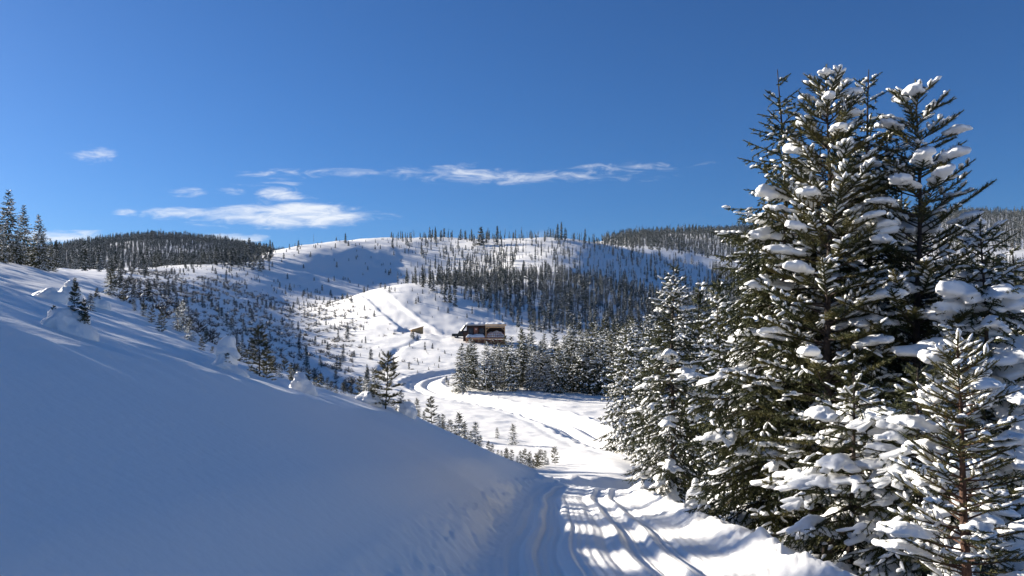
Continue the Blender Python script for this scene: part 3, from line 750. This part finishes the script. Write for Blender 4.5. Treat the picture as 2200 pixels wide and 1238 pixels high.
for rowname, lst in (('front', front), ('back', back)):
    for i, (px, d, top, w) in enumerate(lst):
        pr = MID[rf.randrange(4)]
        lab = '%s-row grove conifer beyond the meadow, %s counting from the road hairpin' % (rowname, ordinal(i))
        if (px, d) == (1178,109): lab, pr = 'small pale frosted spruce standing at the front of the grove', MID[4]
        elif (px, d) == (992,107): lab, pr = 'outermost grove tree beside the road hairpin', MID[1]
        elif (px, d) == (1120,118): lab, pr = 'slim dark pointed tree rising just right of the cabin', MID[0]
        mid(px, d, top-8+rf.uniform(-5,5), pr, lab, group=GR, wide=w*1.3)

# ---- hillside: small one-mesh trees
FAR = [tree_single('hillside_tree', tree_geo(80+i, 6.0, (.95,.8,1.15,.7,1.0,.85)[i], 'spruce', nb=7, nlen=.10, wd=.035, snow=(.30,.40,.52,.24,.6,.36)[i], lump=(.26,.16), seglump=(3,4), trunk_r=.07, whorl=.5, side=.42, per=5, thick=1.7, low=.08, bottom=.7, belly=.18, top_p=.8)) for i in range(6)]
POLE = [tree_single('thin_tree', tree_geo(90+i, 7.0, .42, 'spruce', nb=4, nlen=.07, wd=.028, snow=.2, lump=(.2,.12), seglump=(3,4), trunk_r=.07, whorl=.55, side=.5, per=4, thick=1.5, low=.3, bottom=.8, belly=.5, top_p=.5, sparse_top=.3)) for i in range(2)]
def twig_mesh(seed):
    r = np.random.default_rng(seed); n = 34
    a = r.random(n)*6.28; e = r.uniform(.5,1.4,n); L = r.uniform(.35,1.0,n)
    p0 = np.column_stack([r.normal(0,.10,n), r.normal(0,.10,n), np.full(n,-.1)])
    d = np.column_stack([np.cos(e)*np.cos(a), np.cos(e)*np.sin(a), np.sin(e)])
    s = norm(np.cross(d, r.normal(0,1,(n,3))))*.034
    m = p0 + d*(L*.55)[:,None]; q = r.random(n)*6.28; d2 = norm(d + .7*np.column_stack([np.cos(q), np.sin(q), 0*q]))
    V = np.concatenate([p0-s, p0+s, p0+d*L[:,None], m-s, m+s, m+d2*(L*.5)[:,None]]); k = np.arange(n)
    Fc = np.concatenate([np.column_stack([k, k+n, k+2*n]), np.column_stack([k+3*n, k+4*n, k+5*n])])
    sel = r.random(n) < .3
    sv, sf = stamp_lumps(np.column_stack([m[sel], d2[sel], L[sel]*.35, np.full(sel.sum(),.10), np.full(sel.sum(),.09)]), r, 3, 4)
    mi = np.concatenate([np.zeros(len(Fc)), np.ones(len(sf))]); v, f = join([(V,Fc),(sv,sf)])
    return mesh_np('shrub', v, f, [M_twig, M_clump], False, mi)
TWIG = [twig_mesh(70+i) for i in range(4)]

rs = np.random.RandomState(3)
def scatter(n, px0, px1, d0, d1, keep):
    """n tries, evenly over the ground between two columns and two distances"""
    u = (rs.uniform(px0, px1, n)-1100)/F; d = np.sqrt(rs.uniform(d0*d0, d1*d1, n))
    x = u*d; k = keep(u*F+1100, d, x); x, y = x[k], d[k]
    z, rd, ln = heights(x, y); ok = (rd < .5) & (ln < .5)
    if len(x):
        dr, _ = nearest(x, y, RC); dl, _ = nearest(x, y, LANE); ok &= (dr > 3.4) & (dl > 4.2)
    ok &= ~((np.abs(x+8) < 13) & (y > 160) & (y < 196))          # the yard round the cabin
    return np.column_stack([x, y, z])[ok]
def spread_out(P, r):
    """drop points closer than r to one already kept"""
    cell = {}; out = []
    for i, p in enumerate(P):
        c = (int(p[0]//r), int(p[1]//r)); hit = False
        for a in (-1,0,1):
            for b in (-1,0,1):
                for j in cell.get((c[0]+a, c[1]+b), ()):
                    if (P[j,0]-p[0])**2+(P[j,1]-p[1])**2 < r*r: hit = True; break
                if hit: break
            if hit: break
        if not hit: cell.setdefault(c, []).append(i); out.append(i)
    return P[out]
def colrow(P): return 1100+F*P[:,0]/P[:,1], 700-F*P[:,2]/P[:,1]
def gn_instances(name, P, S, idx, templates, label=None, cat=None):
    """what nobody could count: one object of instanced points"""
    col = bpy.data.collections.new(name+'_kinds')
    for i, m in enumerate(templates):
        o = bpy.data.objects.new('%s_kind_%02d' % (name, i), m); col.objects.link(o)
    me = bpy.data.meshes.new(name); me.vertices.add(len(P)); me.vertices.foreach_set('co', np.ascontiguousarray(P, dtype=np.float32).ravel())
    for an, dt, ty, arr in (('idx','INT','value',idx.astype(np.int32)), ('sc','FLOAT_VECTOR','vector',S.astype(np.float32)), ('rot','FLOAT_VECTOR','vector',np.column_stack([rs.uniform(-.04,.04,len(P)), rs.uniform(-.04,.04,len(P)), rs.uniform(0,6.28,len(P))]).astype(np.float32))):
        a = me.attributes.new(an, dt, 'POINT'); a.data.foreach_set(ty, np.ascontiguousarray(arr).ravel())
    o = link(name, me)
    g = bpy.data.node_groups.new(name, 'GeometryNodeTree')
    g.interface.new_socket('Geometry', in_out='INPUT', socket_type='NodeSocketGeometry'); g.interface.new_socket('Geometry', in_out='OUTPUT', socket_type='NodeSocketGeometry')
    N, L = g.nodes, g.links
    gi = N.new('NodeGroupInput'); go = N.new('NodeGroupOutput'); ip = N.new('GeometryNodeInstanceOnPoints'); ci = N.new('GeometryNodeCollectionInfo')
    ci.inputs['Collection'].default_value = col; ci.inputs['Separate Children'].default_value = True; ci.inputs['Reset Children'].default_value = True
    def na(nm, ty):
        n = N.new('GeometryNodeInputNamedAttribute'); n.data_type = ty; n.inputs['Name'].default_value = nm; return n.outputs['Attribute']
    er = N.new('FunctionNodeEulerToRotation'); L.new(na('rot','FLOAT_VECTOR'), er.inputs[0])
    ip.inputs['Pick Instance'].default_value = True
    L.new(gi.outputs[0], ip.inputs['Points']); L.new(ci.outputs[0], ip.inputs['Instance']); L.new(na('idx','INT'), ip.inputs['Instance Index'])
    L.new(er.outputs[0], ip.inputs['Rotation']); L.new(na('sc','FLOAT_VECTOR'), ip.inputs['Scale']); L.new(ip.outputs[0], go.inputs[0])
    md = o.modifiers.new('instances', 'NODES'); md.node_group = g
    tag(o, label, cat, kind='stuff'); return o
def plant(name, P, Hm, base_h, templates, label, cat, group, stuff_name, stuff_label, most=300, wide=1.0, inview=True):
    """the largest in view as things of their own, the rest as one mass"""
    px, row = colrow(P); size = Hm/P[:,1]
    vis = (px > -20) & (px < 2220) & (row > 300)
    o = np.argsort(-size*vis); a, b = o[:most], o[most:]
    for i in a:
        ob = link(name, templates[rs.randint(len(templates))], None, (P[i,0], P[i,1], P[i,2]-.05))
        ob.rotation_euler = (rs.uniform(-.04,.04), rs.uniform(-.04,.04), rs.uniform(0,6.28)); s = Hm[i]/base_h; w = s*rs.uniform(.85,1.2)*wide
        ob.scale = (w, w, s); tag(ob, label, cat, group)
    if len(b):
        s = Hm[b]/base_h; w = s*rs.uniform(.85,1.2,len(b))*wide
        gn_instances(stuff_name, P[b]-np.array([0,0,.05]), np.column_stack([w,w,s]), rs.randint(0,len(templates),len(b)), templates, stuff_label, cat)

# forested hillside right of the ski run
edge_d = [195,205,215,240,262,290,330,420,500]; edge_px = [1110,1085,1010,915,868,850,880,905,985]
def kA(px, d, x):
    e = np.interp(d, edge_d, edge_px) + 14*perlin(d/9.0, x/9.0)
    dens = np.clip((px-e+50)/190, 0, 1)**1.3*np.where(d > 330, .75, 1.0)
    dens = dens*np.clip(1.55+.9*fbm(x/24., d/24.+4, 2), .4, 1)
    bare = (d > 395) & (px < 1530) & (px > 1090 - (d-395)*.1)          # open top of the knob
    dens = np.where(bare, .10, dens)
    dens = np.where((d > 455) & (px < 1090), .14, dens)
    return rs.rand(len(x)) < dens
PA = spread_out(scatter(36000, 840, 2750, 197, 560, kA), 1.65)
HA = (1.8 + 5.2*rs.rand(len(PA))**1.3)*np.where(PA[:,1] < 235, .85, 1.0)*(.75+.45*rs.rand(len(PA)))
plant('hillside_tree', PA, HA, 6.0, FAR+POLE, 'snow-dusted conifer in the forest on the far hillside', 'tree', 'trees of the hillside forest', 'hillside_forest', 'distant snow-dusted conifers massed on the hillside beyond the cabin', wide=.82)
# far forest: ridge at the right, round hill at the left
PR = spread_out(scatter(34000, 1290, 2900, 640, 1120, lambda px, d, x: rs.rand(len(x)) < np.clip((px-1290)/80,0,1)*np.where((d<700)&(px<1560),.25,1)), 3.4)
PLh = spread_out(scatter(28000, -250, 800, 640, 1080, lambda px, d, x: rs.rand(len(x)) < 1.0), 3.2)
for nm, P, lab in (('far_ridge_forest', PR, 'dark conifer forest covering the far ridge at the right'), ('far_hill_forest', PLh, 'dark conifer forest on the round hill behind the left slope')):
    s = (4 + 7*rs.rand(len(P))**1.4)*(1+.25*fbm(P[:,0]/60., P[:,1]/60., 2))/6.0
    gn_instances(nm, P, np.column_stack([s*.8,s*.8,s]), rs.randint(0,8,len(P)), FAR+POLE, lab, 'forest')
# trees along the left skyline
PS = spread_out(np.concatenate([scatter(70, 100, 330, 190, 330, lambda px,d,x: rs.rand(len(x)) < .35), scatter(260, 430, 585, 335, 430, lambda px,d,x: rs.rand(len(x)) < .8*np.clip((600-px)/90, 0, 1)), scatter(120, 330, 450, 345, 400, lambda px,d,x: rs.rand(len(x)) < .7)]), 2.2)
HS = rs.uniform(3.5, 8.5, len(PS))
plant('skyline_tree', PS, HS, 6.0, FAR, 'dark conifer on the saddle below the round forested hill', 'tree', 'trees along the left saddle', 'saddle_trees', 'trees on the saddle')
# single trees that stand out on the open tops
def lone(px, d, tall_rows, m, base, label, wide=1.0, name='skyline_tree'):
    p = at(px, d); s = tall_rows/F*d/base
    o = link(name, m, None, (p.x, p.y, p.z-.1)); o.scale = (s*wide, s*wide, s); o.rotation_euler = (0,0,rf.random()*6); tag(o, label, 'tree')
lone(742, 470, 22, FAR[0], 6, 'lone dark conifer on the rounded snowy summit', 1.1)
lone(674, 455, 24, POLE[0], 7, 'thin bare pole tree left of the lone summit conifer', .5)
lone(641, 448, 14, FAR[2], 6, 'squat bushy tree on the shoulder left of the pole tree', 1.5)
lone(622, 440, 12, FAR[4], 6, 'short tree pair on the left shoulder of the summit', 1.2)
lone(536, 385, 48, FAR[4], 6, 'tall ragged spruce where the snowy shoulder meets the round hill', 1.1)
lone(552, 388, 32, FAR[3], 6, 'narrow spruce right of the tall ragged shoulder spruce', .8)
lone(1033, 500, 40, FAR[2], 6, 'broad crowned tree standing on the ridge between the two tops', 1.5)
lone(1048, 505, 34, POLE[1], 7, 'thin tree next to the broad crowned ridge tree')
lone(1068, 498, 40, FAR[1], 6, 'pointed tree right of the broad crowned ridge tree')
lone(1013, 520, 22, FAR[3], 6, 'small dark tree left of the broad crowned ridge tree')
lone(1198, 508, 34, FAR[0], 6, 'leftmost of the tight tree trio on the second top', 1.0)
lone(1206, 509, 38, FAR[1], 6, 'middle and tallest of the tight tree trio on the second top', .9)
lone(1214, 508, 28, FAR[3], 6, 'thin tree ending the tight trio on the second top', .8)
lone(1257, 510, 32, FAR[5], 6, 'greyish spire right of the trio on the second top', .8)
lone(1232, 512, 16, FAR[2], 6, 'stubby tree between trio and greyish spire')
lone(1286, 515, 18, POLE[0], 7, 'first thin tree right of the greyish spire')
lone(1297, 516, 16, POLE[1], 7, 'second thin tree right of the greyish spire')
lone(875, 505, 12, FAR[3], 6, 'small thin tree on the back of the summit, nearer the lone conifer')
lone(908, 515, 14, POLE[0], 7, 'small thin tree on the back of the summit, nearer the ridge trees')
# young trees on the open hillside
def kF(px, d, x):
    n = fbm(x/11., d/11.+7, 2)
    flank = (px > 230) & (px < 790) & (d > 60) & (d < 330)
    right = (px >= 620) & (px < 1010) & (d > 112) & (d < 250)
    top = (d > 330) & (d < 520) & (px > 470) & (px < 1050)
    return rs.rand(len(x)) < np.where(flank, np.clip(.5+1.1*n,.06,1), np.where(right, np.clip(.34+.55*n,.08,.8), np.where(top, .07, 0)))
PF = spread_out(scatter(6800, 200, 1050, 58, 520, kF), 1.0)
HF = .45 + 1.9*rs.rand(len(PF))**2.4 + (PF[:,1] > 330)*.9
plant('young_conifer', PF, HF, 6.0, [FAR[1],FAR[3],FAR[4],FAR[5]], 'small dark conifer dotted over the open snowy hillside', 'sapling', 'young conifers on the open hillside', 'hillside_saplings', 'tiny conifers scattered over the open snowy hillside', wide=1.6)
def kB(px, d, x):
    n = fbm(x/9.+3, d/9., 2)
    flank = (px > 240) & (px < 760) & (d > 50) & (d < 270)
    row_ = (px > 640) & (px < 900) & (d > 120) & (d < 215)
    return rs.rand(len(x)) < np.where(flank, np.clip(.35+1.3*n,0,1), np.where(row_, np.clip(.0+.9*n,0,.6), 0))
PB = spread_out(scatter(5600, 220, 900, 50, 270, kB), .9)
HB = .45 + .85*rs.rand(len(PB))**1.5
plant('shrub', PB, HB, 1.0, TWIG, 'leafless snow-dusted shrub on the hillside below the summit', 'shrub', 'shrubs on the hillside', 'hillside_brush', 'leafless brush scattered over the shaded hillside', wide=1.2)
# ------------------------------------------------------------------ snow-buried shrubs
def bump_mesh(name, seed, pts, level=4):
    """a heap of snow: smooth union of balls (x,y,z,r), solved outwards from its middle"""
    V, Fc = ico(level); V = norm(V); c = np.array([p[:3] for p in pts], float); rad = np.array([p[3] for p in pts], float)
    o = np.array([0,0,c[:,2].mean()]); lo = np.zeros(len(V)); hi = np.full(len(V), 4.0)
    for _ in range(24):
        m = (lo+hi)/2; P = o + V*m[:,None]; d = np.linalg.norm(P[:,None]-c[None],axis=2)-rad[None]; k = .06
        s = -k*np.log(np.exp(-d/k).sum(1)); lo = np.where(s < 0, m, lo); hi = np.where(s < 0, hi, m)
    P = o + V*lo[:,None]; P = P + V*(.085*fbm(P[:,0]*3.0+seed, P[:,1]*3+P[:,2]*3.4, 4))[:,None]
    return mesh_np(name, P, Fc, M_clump)
def mound(px, d, label, parts, sprigs=(), group=None):
    p = at(px, d); r = empty('snow_covered_shrub', p); tag(r, label, 'shrub', group)
    for i, pts in enumerate(parts): link('snow_cap', bump_mesh('snow_cap', int(px)+i, pts), r)
    rr_ = random.Random(int(px))
    extra = [(x+rr_.uniform(-.3,.3), y-.12, z-.22, s*rr_.uniform(.6,1.0)) for (x, y, z, s) in sprigs for _ in range(3)]
    for (x, y, z, s) in list(sprigs)+extra:
        pr = SAP_PINE[1]
        for n, m, k in pr.parts[:2]:
            o = link('sprig' if n == 'crown' else 'stem', m, r, (x, y, z)); o.scale = (s*.8, s*.8, s)
    return r
mound(145, 13, 'rounded snow mound with a dark sprig on top, upper shaded slope',
      [[(0,0,.10,.26),(.16,.0,.02,.2),(-.2,0,.12,.19),(.34,-.05,-.16,.2),(.08,.1,.2,.18),(-.05,0,-.2,.34)]], [(.10,.05,.28,.24)])
mound(481, 19.5, 'snow mound like a leaning figure with a round head',
      [[(0,0,0,.34),(-.3,0,-.08,.24),(.3,0,-.22,.32),(.05,0,.28,.17),(.02,0,.42,.12)], [(-.02,0,.56,.11),(.10,0,.62,.13),(-.12,0,.46,.09),(.12,0,.76,.08),(.24,0,.48,.09),(.30,0,.36,.07),(.02,0,.42,.10)]], [(.03,0,.22,.28)])
mound(648, 27, 'hunched snow mound with a few needles at the slope edge', [[(0,0,.2,.3),(-.08,0,.45,.22),(.25,0,0,.3),(-.25,0,0,.25)]], [(.25,0,.1,.22)])
mound(105, 40, 'broad low snow mound below the crest spruces', [[(0,0,.15,.5),(.5,0,0,.45),(-.5,0,.05,.4)]])
mound(150, 43, 'knobby snow mound topped by a white knob on the crest', [[(0,0,.2,.55),(.4,0,.05,.4),(-.4,0,.1,.4)], [(0,0,.75,.22),(.08,0,.9,.16),(.2,0,.66,.15)]], [(.3,0,.3,.4)])
mound(205, 43, 'lower snow mound right of the knobby one on the crest', [[(0,0,.05,.5),(.45,0,-.05,.4)]], [(.1,0,.3,.35)])
mound(1495, 21.5, 'small snow shrouded stub of a tree beside the road windrow', [[(0,0,.2,.26),(0,0,.55,.2),(.02,0,.8,.12),(.05,0,-.05,.3)]], [(.12,-.1,-.1,.3)])
mound(790, 33, 'snow heap hiding branches left of the dark young pine', [[(0,0,.1,.4),(.3,0,-.05,.3),(-.3,0,0,.3)]], [(.2,-.1,.1,.3)])
mound(870, 34, 'snow heap hiding branches right of the dark young pine', [[(0,0,.15,.38),(.25,0,0,.3)]], [(-.2,0,.1,.25)])
mound(2195, 12.5, 'big smooth snow dome at the right edge behind the small pine', [[(0,0,1.6,.6),(.4,0,1.5,.6),(.1,0,.8,.9),(-.3,0,1.2,.5)]], [(-.3,-.3,1.2,.5)])

# ------------------------------------------------------------------ cabin, shed, truck
M_stain = mat('dark_stain', (.035,.018,.016), .7, var=.4, var_scale=3, bump=.3, bump_scale=12)
M_trim = mat('trim_dark', (.02,.012,.012), .7)
M_lumber = mat('new_lumber', (.66,.42,.22), .75, var=.3, var_scale=2.5, bump=.2, bump_scale=20)
M_ply = mat('plywood', (.52,.34,.15), .7, var=.2, var_scale=1.5)
M_redwood = mat('red_stain', (.30,.13,.085), .75, var=.3, var_scale=2)
M_glass = mat('window_glass', (.03,.035,.045), .12, spec=.6)
M_white = mat('white_plate', (.75,.74,.72), .6)
M_paint = mat('dark_green_paint', (.012,.018,.016), .3, spec=.5)
M_rubber = mat('tyre_rubber', (.02,.02,.02), .9)
M_metal = mat('rim_metal', (.35,.35,.36), .4)
M_lamp = mat('headlamp', (.7,.7,.68), .2, spec=.6)
def boxes(name, parent, m, *bs, bevel=0.0):
    """one part: a mesh of boxes (x0,x1,y0,y1,z0,z1)"""
    bm = bmesh.new()
    for (x0,x1,y0,y1,z0,z1) in bs:
        r = bmesh.ops.create_cube(bm, size=1)
        for v in r['verts']: v.co = Vector((x0+(v.co.x+.5)*(x1-x0), y0+(v.co.y+.5)*(y1-y0), z0+(v.co.z+.5)*(z1-z0)))
    if bevel: bmesh.ops.bevel(bm, geom=bm.edges[:], offset=bevel, segments=2, affect='EDGES', profile=.5)
    me = bpy.data.meshes.new(name); bm.to_mesh(me); bm.free(); me.materials.append(m)
    return link(name, me, parent)
def beam(name, parent, m, a, b, w):
    a, b = Vector(a), Vector(b); o = boxes(name, parent, m, (-w/2,w/2,-w/2,w/2,0,(b-a).length))
    o.location = a; o.rotation_euler = (b-a).to_track_quat('Z','Y').to_euler(); return o
def prism(name, parent, m, prof, x0, x1):
    """profile of (y,z) points swept along x"""
    n = len(prof); V = [(x0,y,z) for y,z in prof]+[(x1,y,z) for y,z in prof]
    Fc = [tuple(range(n)), tuple(range(2*n-1,n-1,-1))]+[(i,i+n,(i+1)%n+n,(i+1)%n) for i in range(n)]
    me = bpy.data.meshes.new(name); me.from_pydata(V,[],[f[::-1] for f in Fc]); me.update(); me.materials.append(m); return link(name, me, parent)
def snow_slab(name, parent, x0, x1, y0, y1, z, t, seed, nx=26, ny=10):
    """a rounded blanket of snow over a flat top"""
    u = np.linspace(0,1,nx); v = np.linspace(0,1,ny); U, V_ = np.meshgrid(u, v, indexing='ij')
    e = np.minimum(np.minimum(U,1-U)*(x1-x0), np.minimum(V_,1-V_)*(y1-y0)); h = t*np.clip(e/(t*.9),0,1)**.5*(1+.35*fbm(U*(x1-x0)/1.2+seed, V_*3, 2))
    X = x0+U*(x1-x0); Y = y0+V_*(y1-y0)
    top = np.stack([X,Y,z+h],-1).reshape(-1,3); bot = np.stack([X,Y,np.full_like(X,z-.01)],-1).reshape(-1,3)
    i, j = np.meshgrid(np.arange(nx-1), np.arange(ny-1), indexing='ij'); a = (i*ny+j).ravel()
    q = np.stack([a, a+ny, a+ny+1, a+1],-1); n = nx*ny
    return link(name, mesh_np(name, np.concatenate([top,bot]), np.concatenate([q, (q+n)[:,::-1]]), M_clump), parent)
def build_cabin():
    d = 172.0; c = at(1043, d); zg = c.z-.25
    r = empty('cabin', (c.x, d, zg)); tag(r, 'dark brown stilted cabin with covered wooden porch above the grove', 'cabin')
    zd = 1.55                                   # deck height
    # room on the left: x -4.2..-.1, porch on the right: -.1..4.4 ; front at y=0, back at y=5
    boxes('wall', r, M_stain, (-4.2,-.1,.0,5,zd,zd+2.65), (-.1,4.3,3.6,5,zd,zd+2.45))
    for k in range(9): boxes('plank', r, M_stain, (-4.18+k*.455,-4.18+k*.455+.40,-.035,-.003,zd+.05,zd+2.6))
    for x0 in (-3.75,-1.35):
        w = boxes('window', r, M_glass, (x0,x0+.95,-.07,-.037,zd+.75,zd+1.95)); boxes('frame', w, M_trim, (x0-.08,x0,-.085,-.036,zd+.67,zd+2.03),(x0+.95,x0+1.03,-.085,-.036,zd+.67,zd+2.03),(x0,x0+.95,-.085,-.036,zd+1.95,zd+2.03),(x0,x0+.95,-.085,-.036,zd+.67,zd+.75))
    dr = boxes('door', r, M_redwood, (-2.55,-1.65,-.08,-.037,zd+.02,zd+2.1)); boxes('handle', dr, M_metal, (-1.8,-1.72,-.13,-.082,zd+1.0,zd+1.06))
    boxes('door_plate', dr, M_white, (-2.2,-1.98,-.10,-.083,zd+1.65,zd+1.9))
    # floor and roofs
    boxes('deck', r, M_redwood, (-4.3,4.4,-1.5,5,zd-.22,zd-.01))
    boxes('roof', r, M_trim, (-4.4,-.05,-.6,5.4,zd+2.66,zd+2.86))
    boxes('porch_roof', r, M_lumber, (-.02,4.6,-1.7,5.4,zd+2.62,zd+2.84)); boxes('fascia', r, M_lumber, (-.04,4.62,-1.76,-1.71,zd+2.5,zd+2.9))
    boxes('gutter', r, M_metal, (-4.42,-.06,-.68,-.61,zd+2.6,zd+2.84))
    boxes('beam', r, M_lumber, (.05,4.4,-1.45,-1.25,zd+2.12,zd+2.36))
    for x in (.15,4.3): boxes('post', r, M_lumber, (x-.08,x+.08,-1.43,-1.27,zd,zd+2.12))
    beam('brace', r, M_lumber, (.2,-1.35,zd+1.45), (.85,-1.35,zd+2.12), .1); beam('brace', r, M_lumber, (4.25,-1.35,zd+1.45), (3.6,-1.35,zd+2.12), .1)
    # side lean-to roof under snow
    lean = prism('side_roof', r, M_trim, [(-.3,0),(5,0),(5,.14),(-.3,.14)], 0, 1.75); lean.location = (-5.35,0,zd+1.25); lean.rotation_euler = (0,-R(55),0)
    s = snow_slab('side_roof_snow', r, 0, 1.7, -.3, 5, .15, .22, 4); s.location = lean.location; s.rotation_euler = lean.rotation_euler
    boxes('side_wall', r, M_stain, (-5.0,-4.22,.3,5,-.6,zd+1.2))
    # railing with snow
    for x in np.linspace(.35,4.2,9): boxes('baluster', r, M_redwood, (x-.03,x+.03,-1.45,-1.39,zd,zd+.9))
    boxes('rail', r, M_redwood, (.1,4.4,-1.47,-1.36,zd+.9,zd+1.0)); boxes('rail', r, M_redwood, (.1,4.4,-1.46,-1.38,zd+.35,zd+.43))
    snow_slab('rail_snow', r, .2,4.2,-1.2,2.2,zd,1.15,3); snow_slab('deck_snow', r, -4.3,-.1,-1.62,-.1,zd,.6,8)
    # stilts and stacked firewood underneath
    for x in (-4.2,-2.9,-1.5,-.1,1.3,2.8,4.3): boxes('stilt', r, M_lumber, (x-.09,x+.09,-1.4,-1.22,-1.2,zd-.23))
    boxes('skirt', r, M_redwood, (-4.1,4.25,-.6,-.5,-.8,zd-.5))
    boxes('cross_beam', r, M_lumber, (-4.3,4.4,-1.44,-1.2,zd-.42,zd-.23))
    for k in range(7):
        x = -3.7+k*1.2; beam('cross_brace', r, M_lumber, (x-.45,-1.1,.05), (x+.45,-1.1,zd-.45), .08)
    snow_slab('roof_snow', r, -4.4,-.06,-.75,5.4,zd+2.87,.42,1); snow_slab('porch_roof_snow', r, 0,4.6,-1.72,5.4,zd+2.91,.36,2)
build_cabin()
def build_shed():
    d = 184.0; c = at(897, d); r = empty('shed', (c.x, d, c.z-.1), R(14)); tag(r, 'small plywood shed with sloping roof beside the ski run', 'shed')
    w, dp = 2.7, 1.9
    zr = lambda x: 1.02 + .93*(x+w/2+.35)/(w+.65)          # underside of the roof
    pr = [(-w/2,-.6),(w/2,-.6),(w/2,zr(w/2)-.01),(-w/2,zr(-w/2)-.01)]
    V = [(x,0,z) for x,z in pr]+[(x,dp,z) for x,z in pr]
    me = bpy.data.meshes.new('wall'); me.from_pydata(V, [], [(0,1,2,3),(7,6,5,4),(1,0,4,5),(2,1,5,6),(3,2,6,7),(0,3,7,4)]); me.update(); me.materials.append(M_ply); link('wall', me, r)
    for k in range(6):
        x = -w/2+.05+k*.44; boxes('board', r, M_ply, (x,x+.38,-.04,-.003,-.5,zr(x)-.04))
    for k in range(3): boxes('side_board', r, M_ply, (-w/2-.035,-w/2-.003,.1+k*.6,.1+k*.6+.52,-.5,zr(-w/2)-.06))
    V = [(-w/2-.35,-.3,1.02),(w/2+.3,-.3,1.95),(w/2+.3,dp+.3,1.95),(-w/2-.35,dp+.3,1.02)]; V += [(x,y,z+.1) for x,y,z in V]
    me = bpy.data.meshes.new('roof'); me.from_pydata(V, [], [(3,2,1,0),(4,5,6,7),(0,1,5,4),(1,2,6,5),(2,3,7,6),(3,0,4,7)]); me.update(); me.materials.append(M_lumber); link('roof', me, r)
    s = snow_slab('roof_snow', r, 0, 3.3, -.3, dp+.3, 0, .12, 6); s.location = (-w/2-.3,0,1.13); s.rotation_euler = (0,-math.atan(.93/3.35),0)
build_shed()
def build_truck():
    d = 178.5; c = at(983, d); r = empty('pickup_truck', (c.x+1.4, d, c.z-.08), 0); tag(r, 'dark pickup truck parked half behind the cabin', 'truck')
    prof = [(-2.6,.42),(2.6,.42),(2.65,1.05),(1.3,1.08),(.9,1.72),(-.75,1.74),(-1.2,1.12),(-2.62,1.0)]
    o = prism('body', r, M_paint, [(y,z) for y,z in prof], -.92, .92); o.rotation_euler = (0,0,R(90))
    for sy in (-1,1):
        wdw = boxes('side_window', r, M_glass, (-.78,.5,sy*.925-.01,sy*.925+.01,1.15,1.62))
    ws = boxes('windshield', r, M_glass, (-.02,.02,-.75,.75,0,.62)); ws.location = (-1.13,0,1.12); ws.rotation_euler = (0,R(33),0)
    ws.location.x = -1.12
    for x in (-1.65,1.6):
        for sy in (-1,1):
            bm = bmesh.new(); bmesh.ops.create_cone(bm, cap_ends=True, segments=20, radius1=.4, radius2=.4, depth=.26); me = bpy.data.meshes.new('wheel'); bm.to_mesh(me); bm.free(); me.materials.append(M_rubber)
            w = link('wheel', me, r, (x, sy*.85, .4)); w.rotation_euler = (R(90),0,0)
            bm = bmesh.new(); bmesh.ops.create_cone(bm, cap_ends=True, segments=16, radius1=.24, radius2=.2, depth=.29); me = bpy.data.meshes.new('rim'); bm.to_mesh(me); bm.free(); me.materials.append(M_metal); link('rim', me, w)
    for sy in (-.62,.62): boxes('headlight', r, M_lamp, (-2.66,-2.61,sy-.16,sy+.16,.78,.95))
    boxes('bumper', r, M_metal, (-2.75,-2.63,-.9,.9,.42,.6))
    snow_slab('roof_snow', r, -.7,.85,-.8,.8,1.73,.1,9)
build_truck()
# ------------------------------------------------------------------ thin cold air over the valley
M_haze = bpy.data.materials.new('haze'); M_haze.use_nodes = True; _n = M_haze.node_tree; _n.nodes.clear()
_v = _n.nodes.new('ShaderNodeVolumePrincipled'); _v.inputs['Color'].default_value = (.62,.78,1,1); _v.inputs['Density'].default_value = .000022
_o = _n.nodes.new('ShaderNodeOutputMaterial'); _n.links.new(_v.outputs[0], _o.inputs['Volume'])
tag(boxes('haze', None, M_haze, (-6400,6400,-6400,6400,-60,245)), kind='stuff')
